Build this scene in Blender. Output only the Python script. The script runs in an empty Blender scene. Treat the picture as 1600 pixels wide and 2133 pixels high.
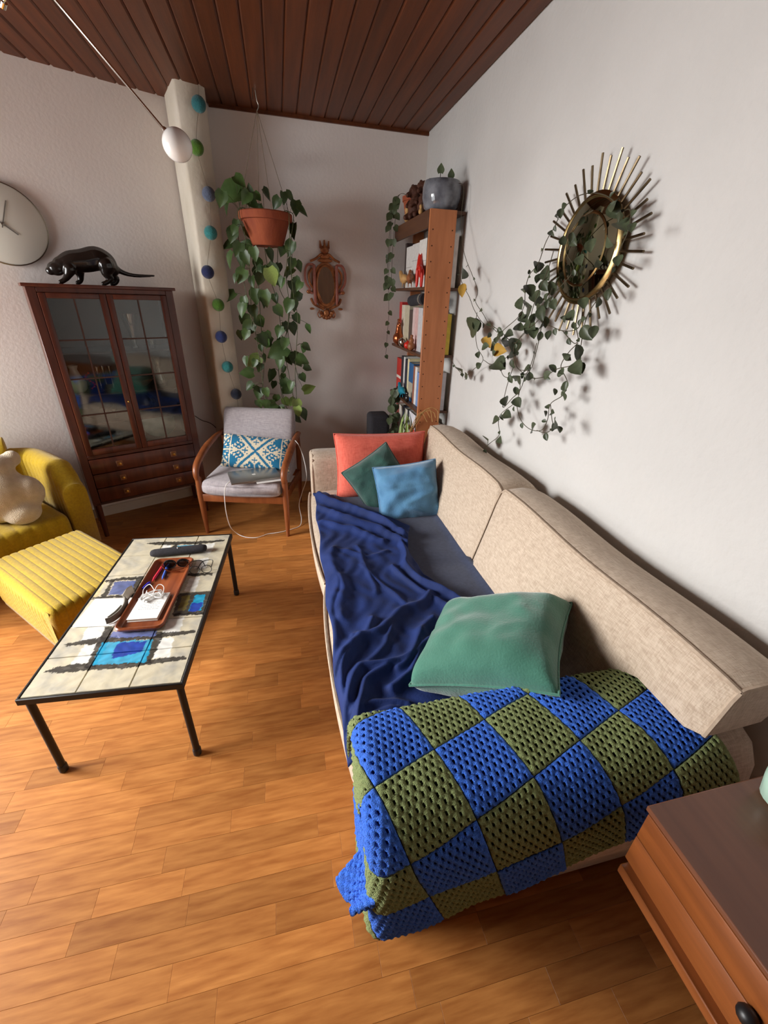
import bpy, bmesh, math, random
import numpy as np
from mathutils import Vector, Matrix, Euler, noise as mnoise

scene = bpy.context.scene
col = scene.collection

# ------------------------------------------------------------------ camera
cam_data = bpy.data.cameras.new('camera')
cam_data.sensor_fit = 'HORIZONTAL'
cam_data.sensor_width = 36.0
cam_data.lens = 36.0 * 877.12 / 1600.0
cam_data.clip_start = 0.02
cam = bpy.data.objects.new('camera', cam_data)
col.objects.link(cam)
CR = ((0.97501952, -0.22029234, 0.02842911),
      (-0.07524266, -0.44799362, -0.8908649),
      (0.20898677, 0.86647158, -0.4533779))
CAMZ = 1.6
cam.matrix_world = Matrix(((CR[0][0], -CR[1][0], -CR[2][0], 0.0),
                           (CR[0][1], -CR[1][1], -CR[2][1], 0.0),
                           (CR[0][2], -CR[1][2], -CR[2][2], CAMZ),
                           (0, 0, 0, 1)))
scene.camera = cam

# ------------------------------------------------------------------ world, lights, exposure
world = bpy.data.worlds.new('world')
scene.world = world
world.use_nodes = True
bg = world.node_tree.nodes['Background']
bg.inputs[0].default_value = (0.93, 0.97, 1.0, 1)
bg.inputs[1].default_value = 2.2

def area_light(name, loc, target, sx, sy, power, color):
    d = bpy.data.lights.new(name, 'AREA')
    d.shape = 'RECTANGLE'
    d.size = sx
    d.size_y = sy
    d.energy = power
    d.color = color
    o = bpy.data.objects.new(name, d)
    col.objects.link(o)
    o.location = loc
    dirv = Vector(target) - Vector(loc)
    o.rotation_euler = dirv.to_track_quat('-Z', 'Y').to_euler()
    return o

# daylight outside the big window on the left of the room
area_light('window_daylight', (-5.0, 1.85, 2.55), (0.6, 1.55, 0.7), 2.8, 2.0, 610, (1.0, 0.985, 0.96))
area_light('window_skylight', (-3.15, 1.59, 1.25), (0.0, 1.59, 1.05), 1.7, 2.0, 44, (0.98, 0.985, 1.0))

vs = scene.view_settings
vs.view_transform = 'Standard'
vs.look = 'None'
vs.exposure = 0.24
vs.gamma = 1.0
vs.use_curve_mapping = False

# ------------------------------------------------------------------ helpers
def lin(c):
    def f(v):
        v = v / 255.0
        return v / 12.92 if v <= 0.04045 else ((v + 0.055) / 1.055) ** 2.4
    return (f(c[0]), f(c[1]), f(c[2]), 1.0)

MATS = {}
def mk(name, c1, c2=None, scale=8.0, rough=0.6, bump=0.0, bscale=60.0, stretch=(1, 1, 1), metal=0.0,
       coat=0.0, sheen=0.0, trans=0.0, alpha=1.0, ior=1.45, rnd=0.0, detail=4.0, spec=0.5, source='Object',
       wave=None, bstretch=None):
    m = bpy.data.materials.new(name)
    m.use_nodes = True
    nt = m.node_tree
    N, L = nt.nodes, nt.links
    p = N['Principled BSDF']
    p.inputs['Roughness'].default_value = rough
    p.inputs['Metallic'].default_value = metal
    p.inputs['Coat Weight'].default_value = coat
    p.inputs['Sheen Weight'].default_value = sheen
    p.inputs['Transmission Weight'].default_value = trans
    p.inputs['IOR'].default_value = ior
    p.inputs['Specular IOR Level'].default_value = spec
    a = lin(c1)
    b = lin(c2) if c2 else a
    p.inputs['Base Color'].default_value = a
    tc = N.new('ShaderNodeTexCoord')
    mp = N.new('ShaderNodeMapping')
    mp.inputs['Scale'].default_value = stretch
    L.new(tc.outputs[source], mp.inputs['Vector'])
    vec = mp.outputs['Vector']
    rv = None
    if rnd > 0:
        oi = N.new('ShaderNodeObjectInfo')
        rv = oi.outputs['Random']
        ad = N.new('ShaderNodeVectorMath')
        ad.operation = 'MULTIPLY_ADD'
        ad.inputs[1].default_value = (1, 1, 1)
        sc = N.new('ShaderNodeVectorMath')
        sc.operation = 'SCALE'
        sc.inputs[0].default_value = (13.1, 7.7, 5.3)
        L.new(rv, sc.inputs['Scale'])
        L.new(vec, ad.inputs[0])
        L.new(sc.outputs[0], ad.inputs[2])
        vec = ad.outputs[0]
    if c2:
        nz = N.new('ShaderNodeTexNoise')
        nz.inputs['Scale'].default_value = scale
        nz.inputs['Detail'].default_value = detail
        L.new(vec, nz.inputs['Vector'])
        fac = nz.outputs['Fac']
        mr = N.new('ShaderNodeMapRange')
        mr.inputs[1].default_value = 0.3
        mr.inputs[2].default_value = 0.7
        L.new(fac, mr.inputs[0])
        mx = N.new('ShaderNodeMix')
        mx.data_type = 'RGBA'
        mx.inputs[6].default_value = a
        mx.inputs[7].default_value = b
        L.new(mr.outputs[0], mx.inputs[0])
        outc = mx.outputs[2]
    else:
        outc = None
    if rnd > 0:
        hs = N.new('ShaderNodeHueSaturation')
        r2 = N.new('ShaderNodeMapRange')
        r2.inputs[3].default_value = 1.0 - rnd
        r2.inputs[4].default_value = 1.0 + rnd
        L.new(rv, r2.inputs[0])
        L.new(r2.outputs[0], hs.inputs['Value'])
        if outc:
            L.new(outc, hs.inputs['Color'])
        else:
            hs.inputs['Color'].default_value = a
        outc = hs.outputs[0]
    if outc:
        L.new(outc, p.inputs['Base Color'])
    if bump > 0:
        bn = N.new('ShaderNodeTexNoise')
        bn.inputs['Scale'].default_value = bscale
        bn.inputs['Detail'].default_value = 3
        if bstretch:
            m2 = N.new('ShaderNodeMapping')
            m2.inputs['Scale'].default_value = bstretch
            L.new(tc.outputs[source], m2.inputs['Vector'])
            L.new(m2.outputs['Vector'], bn.inputs['Vector'])
        else:
            L.new(vec, bn.inputs['Vector'])
        bp = N.new('ShaderNodeBump')
        bp.inputs['Strength'].default_value = bump
        bp.inputs['Distance'].default_value = 0.01
        L.new(bn.outputs['Fac'], bp.inputs['Height'])
        L.new(bp.outputs[0], p.inputs['Normal'])
    MATS[name] = m
    return m

def mk_attr(name, rough=0.5, bump=0.0, bscale=200, coat=0.0, sheen=0.0):
    m = mk(name, (128, 128, 128), rough=rough, bump=bump, bscale=bscale, coat=coat, sheen=sheen)
    at = m.node_tree.nodes.new('ShaderNodeAttribute')
    at.attribute_name = 'Col'
    m.node_tree.links.new(at.outputs['Color'], m.node_tree.nodes['Principled BSDF'].inputs['Base Color'])
    return m

def mk_linen(name, c1, c2, scale=380, bump=0.35, sheen=0.15, rough=0.9, slub=1.0):
    """woven cloth: two crossed stretched noises, as a colour and a relief"""
    m = bpy.data.materials.new(name)
    m.use_nodes = True
    N, L = m.node_tree.nodes, m.node_tree.links
    p = N['Principled BSDF']
    p.inputs['Roughness'].default_value = rough
    p.inputs['Sheen Weight'].default_value = sheen
    p.inputs['Specular IOR Level'].default_value = 0.2
    tc = N.new('ShaderNodeTexCoord')
    outs = []
    for st in ((1, .1, .1), (.1, 1, .1), (.1, .1, 1)):
        mp = N.new('ShaderNodeMapping')
        mp.inputs['Scale'].default_value = st
        L.new(tc.outputs['Object'], mp.inputs['Vector'])
        nz = N.new('ShaderNodeTexNoise')
        nz.inputs['Scale'].default_value = scale
        nz.inputs['Detail'].default_value = 3
        L.new(mp.outputs['Vector'], nz.inputs['Vector'])
        outs.append(nz.outputs['Fac'])
    a1 = N.new('ShaderNodeMath'); a1.operation = 'ADD'
    L.new(outs[0], a1.inputs[0]); L.new(outs[1], a1.inputs[1])
    a2 = N.new('ShaderNodeMath'); a2.operation = 'ADD'
    L.new(a1.outputs[0], a2.inputs[0]); L.new(outs[2], a2.inputs[1])
    mr = N.new('ShaderNodeMapRange')
    mr.inputs[1].default_value = 1.2
    mr.inputs[2].default_value = 1.8
    L.new(a2.outputs[0], mr.inputs[0])
    mx = N.new('ShaderNodeMix'); mx.data_type = 'RGBA'
    mx.inputs[6].default_value = lin(c1)
    mx.inputs[7].default_value = lin(c2)
    L.new(mr.outputs[0], mx.inputs[0])
    L.new(mx.outputs[2], p.inputs['Base Color'])
    bp = N.new('ShaderNodeBump')
    bp.inputs['Strength'].default_value = bump
    bp.inputs['Distance'].default_value = 0.003
    L.new(a2.outputs[0], bp.inputs['Height'])
    L.new(bp.outputs[0], p.inputs['Normal'])
    MATS[name] = m
    return m

def mk_glass(name, tint=(1, 1, 1), gloss=0.12, rough=0.02, ior=1.5):
    m = bpy.data.materials.new(name)
    m.use_nodes = True
    N, L = m.node_tree.nodes, m.node_tree.links
    N.remove(N['Principled BSDF'])
    out = [n for n in N if n.type == 'OUTPUT_MATERIAL'][0]
    tr = N.new('ShaderNodeBsdfTransparent'); tr.inputs[0].default_value = (*tint, 1)
    gl = N.new('ShaderNodeBsdfGlossy'); gl.inputs['Roughness'].default_value = rough
    fr = N.new('ShaderNodeFresnel'); fr.inputs[0].default_value = ior
    ad = N.new('ShaderNodeMath'); ad.operation = 'ADD'; ad.inputs[1].default_value = gloss
    L.new(fr.outputs[0], ad.inputs[0])
    mx = N.new('ShaderNodeMixShader')
    L.new(ad.outputs[0], mx.inputs[0]); L.new(tr.outputs[0], mx.inputs[1]); L.new(gl.outputs[0], mx.inputs[2])
    L.new(mx.outputs[0], out.inputs[0])
    MATS[name] = m
    return m

class MB:
    """collects geometry for one mesh"""
    def __init__(s):
        s.v = []; s.f = []; s.c = []
    def add(s, vs, fs):
        n = len(s.v)
        s.v += [tuple(v) for v in vs]
        s.f += [tuple(i + n for i in f) for f in fs]
        return s
    def box(s, a, b, M=None):
        x0, y0, z0 = a; x1, y1, z1 = b
        vs = [(x0, y0, z0), (x1, y0, z0), (x1, y1, z0), (x0, y1, z0), (x0, y0, z1), (x1, y0, z1), (x1, y1, z1), (x0, y1, z1)]
        if M: vs = [M @ Vector(v) for v in vs]
        return s.add(vs, [(0, 3, 2, 1), (4, 5, 6, 7), (0, 1, 5, 4), (1, 2, 6, 5), (2, 3, 7, 6), (3, 0, 4, 7)])
    def rbox(s, a, b, r=0.01, seg=2, M=None):
        bm = bmesh.new()
        bmesh.ops.create_cube(bm, size=1.0)
        c = [(a[i] + b[i]) / 2 for i in range(3)]; d = [abs(b[i] - a[i]) for i in range(3)]
        for v in bm.verts:
            v.co = Vector((c[0] + v.co.x * d[0], c[1] + v.co.y * d[1], c[2] + v.co.z * d[2]))
        r = min(r, min(d) * 0.49)
        bmesh.ops.bevel(bm, geom=bm.edges[:], offset=r, segments=seg, affect='EDGES', profile=0.5)
        bm.verts.index_update()
        vs = [v.co.copy() for v in bm.verts]
        if M: vs = [M @ v for v in vs]
        s.add(vs, [[v.index for v in f.verts] for f in bm.faces])
        bm.free()
        return s
    def tube(s, path, r, n=8, cap=True, flat=None):
        P = [Vector(p) for p in path]
        k = len(P)
        R = r if isinstance(r, (list, tuple)) else [r] * k
        up = Vector((0, 0, 1))
        t0 = (P[1] - P[0]).normalized()
        if abs(t0.dot(up)) > 0.95: up = Vector((0, 1, 0))
        a = t0.cross(up).normalized(); base = len(s.v); vs = []; fs = []
        for i in range(k):
            t = (P[min(i + 1, k - 1)] - P[max(i - 1, 0)])
            if t.length < 1e-9: t = t0
            t.normalize()
            a = (a - t * a.dot(t))
            if a.length < 1e-6: a = t.orthogonal()
            a.normalize()
            b = t.cross(a)
            for j in range(n):
                th = 2 * math.pi * j / n
                q = a * math.cos(th) * R[i] * (flat[0] if flat else 1) + b * math.sin(th) * R[i] * (flat[1] if flat else 1)
                vs.append(P[i] + q)
        for i in range(k - 1):
            for j in range(n):
                fs.append((i * n + j, i * n + (j + 1) % n, (i + 1) * n + (j + 1) % n, (i + 1) * n + j))
        if cap:
            fs.append(tuple(reversed(range(n)))); fs.append(tuple((k - 1) * n + j for j in range(n)))
        return s.add(vs, fs)
    def lathe(s, prof, c=(0, 0, 0), n=24, sx=1.0, sy=1.0, fn=None, cap=True):
        vs = []; fs = []
        k = len(prof)
        for (r, z) in prof:
            for j in range(n):
                th = 2 * math.pi * j / n
                rr = r * (fn(th, z) if fn else 1)
                vs.append((c[0] + rr * sx * math.cos(th), c[1] + rr * sy * math.sin(th), c[2] + z))
        for i in range(k - 1):
            for j in range(n):
                fs.append((i * n + j, i * n + (j + 1) % n, (i + 1) * n + (j + 1) % n, (i + 1) * n + j))
        if cap and prof[0][0] > 1e-6: fs.append(tuple(reversed(range(n))))
        if cap and prof[-1][0] > 1e-6: fs.append(tuple((k - 1) * n + j for j in range(n)))
        return s.add(vs, fs)
    def ball(s, c, r, nu=14, nv=8):
        rx, ry, rz = r if isinstance(r, (tuple, list)) else (r, r, r)
        vs = [(c[0], c[1], c[2] - rz)]; fs = []
        for i in range(1, nv):
            ph = -math.pi / 2 + math.pi * i / nv
            for j in range(nu):
                th = 2 * math.pi * j / nu
                vs.append((c[0] + rx * math.cos(ph) * math.cos(th), c[1] + ry * math.cos(ph) * math.sin(th), c[2] + rz * math.sin(ph)))
        vs.append((c[0], c[1], c[2] + rz)); last = len(vs) - 1
        for j in range(nu):
            fs.append((0, 1 + (j + 1) % nu, 1 + j))
            fs.append((last, 1 + (nv - 2) * nu + j, 1 + (nv - 2) * nu + (j + 1) % nu))
        for i in range(nv - 2):
            for j in range(nu):
                a = 1 + i * nu + j; b = 1 + i * nu + (j + 1) % nu
                fs.append((a, b, b + nu, a + nu))
        return s.add(vs, fs)
    def grid(s, fn, nu, nv, wrap=False):
        vs = [fn(i / nu, j / nv) for i in range(nu + 1) for j in range(nv + 1)]
        fs = [(i * (nv + 1) + j, (i + 1) * (nv + 1) + j, (i + 1) * (nv + 1) + j + 1, i * (nv + 1) + j + 1) for i in range(nu) for j in range(nv)]
        return s.add(vs, fs)
    def loft(s, loops):
        n = len(loops[0]); vs = [p for l in loops for p in l]; fs = []
        for i in range(len(loops) - 1):
            for j in range(n):
                fs.append((i * n + j, i * n + (j + 1) % n, (i + 1) * n + (j + 1) % n, (i + 1) * n + j))
        fs.append(tuple(reversed(range(n)))); fs.append(tuple((len(loops) - 1) * n + j for j in range(n)))
        return s.add(vs, fs)
    def prism(s, poly, z0, z1, M=None):
        n = len(poly)
        vs = [(p[0], p[1], z0) for p in poly] + [(p[0], p[1], z1) for p in poly]
        if M: vs = [M @ Vector(v) for v in vs]
        fs = [tuple(reversed(range(n))), tuple(range(n, 2 * n))] + [(j, (j + 1) % n, n + (j + 1) % n, n + j) for j in range(n)]
        return s.add(vs, fs)
    def build(s, name, mat, parent=None, smooth=True, origin=None, ang=40, ws=False, cols=None):
        vs = s.v
        if origin is None and parent is not None and ws:
            origin = tuple(parent.location)
            if parent.parent: origin = tuple(parent.location + parent.parent.location)
            loc = (0, 0, 0)
        elif origin is not None:
            loc = origin
        else:
            loc = (0, 0, 0)
        if origin is not None:
            vs = [(v[0] - origin[0], v[1] - origin[1], v[2] - origin[2]) for v in vs]
        me = bpy.data.meshes.new(name)
        me.from_pydata(vs, [], s.f)
        bm = bmesh.new(); bm.from_mesh(me)
        bmesh.ops.recalc_face_normals(bm, faces=bm.faces[:])
        bm.to_mesh(me); bm.free()
        if smooth:
            me.shade_smooth()
            if ang: me.set_sharp_from_angle(angle=math.radians(ang))
        if cols is not None:
            at = me.color_attributes.new('Col', 'FLOAT_COLOR', 'POINT')
            at.data.foreach_set('color', np.asarray(cols, dtype=np.float32).ravel())
        me.materials.append(MATS[mat] if isinstance(mat, str) else mat)
        o = bpy.data.objects.new(name, me)
        col.objects.link(o)
        o.location = loc
        if parent is not None:
            o.parent = parent
        return o

def thing(name, label, cat, loc=(0, 0, 0), rotz=0.0, group=None):
    o = bpy.data.objects.new(name, None)
    o.empty_display_size = 0.05
    col.objects.link(o)
    o.location = loc
    o.rotation_euler = (0, 0, rotz)
    o['label'] = label; o['category'] = cat
    if group: o['group'] = group
    return o
def tag(o, label, cat, group=None):
    o['label'] = label; o['category'] = cat
    if group: o['group'] = group
    return o
def struct(o, label=None):
    o['kind'] = 'structure'
    if label: o['label'] = label
    return o
def inst(name, mesh, parent, M):
    o = bpy.data.objects.new(name, mesh)
    col.objects.link(o)
    o.parent = parent
    o.matrix_local = M
    return o
def remesh(o, vox, smooth=4):
    m = o.modifiers.new('Remesh', 'REMESH'); m.mode = 'VOXEL'; m.voxel_size = vox; m.use_smooth_shade = True
    if smooth:
        k = o.modifiers.new('Smooth', 'SMOOTH'); k.iterations = smooth; k.factor = 0.6
    return o
def axes(p, q, c):
    """matrix with x along p, y near q, z their normal, at c"""
    x = Vector(p).normalized(); z = x.cross(Vector(q)).normalized(); y = z.cross(x)
    return Matrix(((x.x, y.x, z.x, c[0]), (x.y, y.y, z.y, c[1]), (x.z, y.z, z.z, c[2]), (0, 0, 0, 1)))
def crv(pts, n=6):
    """Catmull-Rom through points"""
    P = [Vector(p) for p in pts]
    P = [P[0] * 2 - P[1]] + P + [P[-1] * 2 - P[-2]]
    out = []
    for i in range(1, len(P) - 2):
        for k in range(n):
            t = k / n
            a, b, c, d = P[i - 1], P[i], P[i + 1], P[i + 2]
            out.append(0.5 * ((2 * b) + (c - a) * t + (2 * a - 5 * b + 4 * c - d) * t * t + (3 * b - a - 3 * c + d) * t ** 3))
    out.append(P[-2])
    return out
def sstep(a, b, x):
    t = max(0.0, min(1.0, (x - a) / (b - a)))
    return t * t * (3 - 2 * t)
def interp(x, xs, ys):
    return float(np.interp(x, xs, ys))
def nz(x, y, z=0.0):
    return mnoise.noise(Vector((x, y, z)))

# ------------------------------------------------------------------ materials
mk('plaster', (198, 196, 193), (203, 201, 198), scale=3, rough=0.92, bump=0.35, bscale=38, spec=0.2)  # white plaster darkened to offset the strong window light on the right wall
mk('plaster_lifted', (234, 227, 222), (239, 233, 228), scale=3, rough=0.95, bump=0.12, bscale=55, spec=0.2)  # same white plaster, lightened in colour to lift the shaded back and left walls
mk('dimming_brown', (120, 88, 66), (100, 70, 52), scale=5, stretch=(4, 4, .4), rough=0.5)  # brown added out of view to darken the mirror reflection and bounce
mk('grout', (196, 186, 158), rough=0.9)
mk('column_paint', (222, 215, 200), (210, 202, 184), scale=5, rough=0.8, bump=0.6, bscale=14)
mk('ceiling_wood', (106, 54, 22), (82, 40, 15), scale=5, stretch=(6, .35, 6), rough=0.5, rnd=0.12, bump=0.08, bscale=30, source='Object')
mk('groove', (24, 14, 8), rough=0.9)
mk('oak_strip', (188, 126, 66), (154, 94, 44), scale=9, stretch=(.9, 7, 7), rough=0.42, spec=0.35, rnd=0.2, bump=0.04, bscale=14, detail=6)
mk('joint', (128, 78, 40), rough=0.8)
mk('white_paint', (225, 220, 210), rough=0.5)
mk_linen('sofa_linen', (204, 186, 166), (176, 156, 136))
mk('sofa_piping', (188, 168, 148), (168, 148, 128), scale=60, rough=0.9)
mk('navy_velvet', (30, 50, 108), (22, 38, 84), scale=9, rough=0.75, sheen=0.04, bump=0.12, bscale=160, spec=0.25)
mk('slate_cloth', (58, 68, 96), (48, 57, 84), scale=60, rough=0.95, sheen=0.2, bump=0.2, bscale=300)
mk_linen('coral_cloth', (232, 116, 98), (216, 96, 80), scale=300, bump=0.2)
mk('dark_green_velvet', (36, 82, 72), (26, 62, 56), scale=20, rough=0.8, sheen=0.4, bump=0.2, bscale=120)
mk('green_velvet', (64, 124, 104), (48, 104, 86), scale=9, rough=0.8, sheen=0.5, bump=0.2, bscale=150)
mk('blue_velvet', (86, 140, 178), (70, 120, 160), scale=14, rough=0.8, sheen=0.45, bump=0.2, bscale=150)
mk('yarn_blue', (70, 132, 246), (54, 112, 232), scale=160, rough=0.95, sheen=0.05, bump=0.8, bscale=420)
mk('yarn_olive', (152, 166, 108), (132, 146, 92), scale=160, rough=0.95, sheen=0.05, bump=0.8, bscale=420)
mk('yarn_shade_blue', (30, 66, 150), rough=1.0)  # yarn blue darkened: shade of the holes put into the under-layer
mk('yarn_shade_olive', (78, 90, 54), rough=1.0)  # yarn olive darkened likewise, shade seen through the holes
mk('yellow_felt', (186, 154, 14), (166, 134, 10), scale=90, rough=0.95, sheen=0.25, bump=0.3, bscale=350)
mk('plush_cream', (214, 198, 172), (196, 178, 150), scale=30, rough=1.0, sheen=0.5, bump=0.6, bscale=200)
mk_linen('grey_linen', (186, 178, 180), (160, 152, 156), scale=300, bump=0.25)
mk('teak', (150, 86, 46), (118, 62, 32), scale=7, stretch=(3, 3, .4), rough=0.4, bump=0.04, bscale=60, coat=0.1)
mk('teak_side', (142, 80, 38), (108, 58, 26), scale=6, stretch=(6, .5, 6), rough=0.36, coat=0.2, bump=0.03, bscale=60)
mk('teak_top', (112, 70, 50), (94, 56, 40), scale=5, stretch=(6, .5, 6), rough=0.3, coat=0.25)
mk('mahogany', (96, 48, 32), (68, 32, 22), scale=7, stretch=(4, 4, .4), rough=0.36, coat=0.15, bump=0.03, bscale=60)
mk('mahogany_dark', (66, 34, 24), (50, 26, 18), scale=7, rough=0.5)
mk('lead', (72, 44, 34), rough=0.5)
mk('pull_plate', (128, 84, 54), rough=0.4)
mk('hand_grey', (110, 106, 98), rough=0.4)
mk('brass', (176, 132, 66), rough=0.3, metal=1.0)
mk('black_metal', (34, 30, 28), rough=0.5, metal=0.3)
mk('black_gloss', (26, 22, 20), (40, 34, 30), scale=12, rough=0.22, coat=0.4)
mk('black_fabric', (48, 46, 50), (38, 36, 40), scale=120, rough=0.95, bump=0.3, bscale=300)
mk('black_plastic', (26, 25, 26), rough=0.4)
mk('chrome', (220, 215, 208), rough=0.12, metal=1.0)
mk('opal_glass', (244, 242, 238), rough=0.12, coat=0.3)
mk('clock_face', (222, 222, 212), rough=0.4)
mk('steel', (150, 145, 135), rough=0.35, metal=1.0)
mk('terracotta', (160, 82, 50), (132, 62, 38), scale=14, stretch=(1, 1, .4), rough=0.85, bump=0.2, bscale=80)
mk('soil', (46, 34, 26), (30, 22, 18), scale=40, rough=1.0)
mk('leaf_dark', (50, 72, 34), (70, 92, 48), scale=2.5, rough=0.42, rnd=0.3)
mk('leaf_pale', (110, 136, 62), (150, 168, 96), scale=40, rough=0.45, rnd=0.2)
mk('leaf_grey', (66, 80, 52), (92, 104, 74), scale=20, rough=0.5, rnd=0.2)
mk('leaf_hoya', (56, 64, 46), (76, 84, 62), scale=3, rough=0.42, rnd=0.22)
mk('leaf_yellow', (186, 150, 66), (164, 122, 46), scale=40, rough=0.6)
mk('stem', (78, 84, 54), rough=0.7)
mk('stem_dark', (70, 62, 44), rough=0.7)
mk('string', (120, 104, 84), rough=0.9)
mk('gilt', (200, 134, 84), (136, 76, 48), scale=24, rough=0.4, metal=0.55, bump=0.5, bscale=60)
mk('gilt_pink', (190, 122, 106), (168, 98, 84), scale=30, rough=0.45)
mk('mirror', (226, 226, 220), rough=0.02, metal=1.0)
mk('mirror_tint', (150, 150, 128), rough=0.03, metal=1.0)
mk('bronze_bar', (120, 104, 80), (92, 78, 58), scale=30, rough=0.3, metal=0.9)
mk('brass_ring', (178, 156, 108), (140, 120, 80), scale=30, rough=0.25, metal=1.0)
mk('bookcase_wood', (192, 122, 78), (170, 104, 64), scale=7, stretch=(4, 4, .5), rough=0.45)
mk('bookcase_apron', (92, 58, 36), (76, 46, 28), scale=7, stretch=(4, .5, 4), rough=0.5)
mk('peg_hole', (60, 30, 14), rough=0.9)
mk('glaze_grey', (136, 140, 148), (66, 66, 74), scale=13, rough=0.16, coat=0.5, bump=0.25, bscale=14, detail=6)
mk('bear_brown', (62, 32, 20), (84, 46, 28), scale=40, rough=0.7, bump=0.5, bscale=90)
mk('wood_light', (200, 158, 100), (170, 124, 72), scale=20, rough=0.6)
mk('wood_mid', (150, 92, 54), (124, 70, 40), scale=20, rough=0.45)
mk('copper', (170, 92, 56), rough=0.25, metal=0.8)
mk('red_paint', (206, 44, 26), (186, 34, 22), scale=20, rough=0.4)
mk('turquoise_paint', (40, 140, 160), (24, 100, 130), scale=20, rough=0.3)
mk('paper', (238, 236, 232), (230, 228, 224), scale=30, rough=0.9)
mk('paper_edge', (226, 218, 200), (206, 196, 176), scale=120, stretch=(1, 1, 8), rough=0.95)
mk('white_plastic', (236, 234, 230), rough=0.35)
mk('strap_grey', (124, 118, 108), (104, 98, 90), scale=60, rough=0.6)
mk('tray_wood', (146, 76, 38), (112, 52, 26), scale=6, stretch=(6, .5, 6), rough=0.32, coat=0.3)
mk('aluminium', (178, 176, 174), rough=0.34, metal=0.9)
mk('logo_white', (232, 230, 226), rough=0.3)
mk('pen_red', (226, 52, 70), rough=0.35)
mk('pen_blue', (70, 110, 210), rough=0.35)
mk('pen_cap', (52, 48, 190), rough=0.35)
mk('mint_glaze', (176, 206, 188), rough=0.25)
mk('white_china', (216, 216, 210), rough=0.2, coat=0.4)
mk('aqua_glass', (150, 184, 180), (110, 150, 150), scale=14, rough=0.15, coat=0.4)
mk('dark_glass', (40, 44, 46), rough=0.1, coat=0.5)
mk('lens_dark', (24, 20, 18), rough=0.08, coat=0.6)
mk_glass('pane_glass', (0.90, 0.92, 0.90), gloss=0.03, rough=0.05, ior=1.45)
mk_glass('clear_glass', (0.9, 0.93, 0.93), gloss=0.22, rough=0.05)
mk_attr('tile_glaze', rough=0.22, coat=0.35, bump=0.08, bscale=60)
mk_attr('woven_print', rough=0.95, bump=0.3, bscale=500, sheen=0.1)
BALLS = {'ball_teal': (44, 116, 122), 'ball_green': (86, 132, 40), 'ball_slate': (96, 108, 132), 'ball_turq': (52, 136, 136),
         'ball_navy': (34, 44, 92), 'ball_ink': (28, 34, 52), 'ball_maroon': (88, 40, 36), 'ball_indigo': (44, 58, 116)}
for k, c in BALLS.items():
    mk(k, c, tuple(int(v * 0.85) for v in c), scale=60, rough=1.0, sheen=0.3, bump=0.5, bscale=200)
def book_mat(c):
    k = 'book_%d_%d_%d' % c
    if k not in MATS:
        mk(k, c, tuple(int(v * 0.9) for v in c), scale=30, rough=0.55)
    return k
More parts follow.
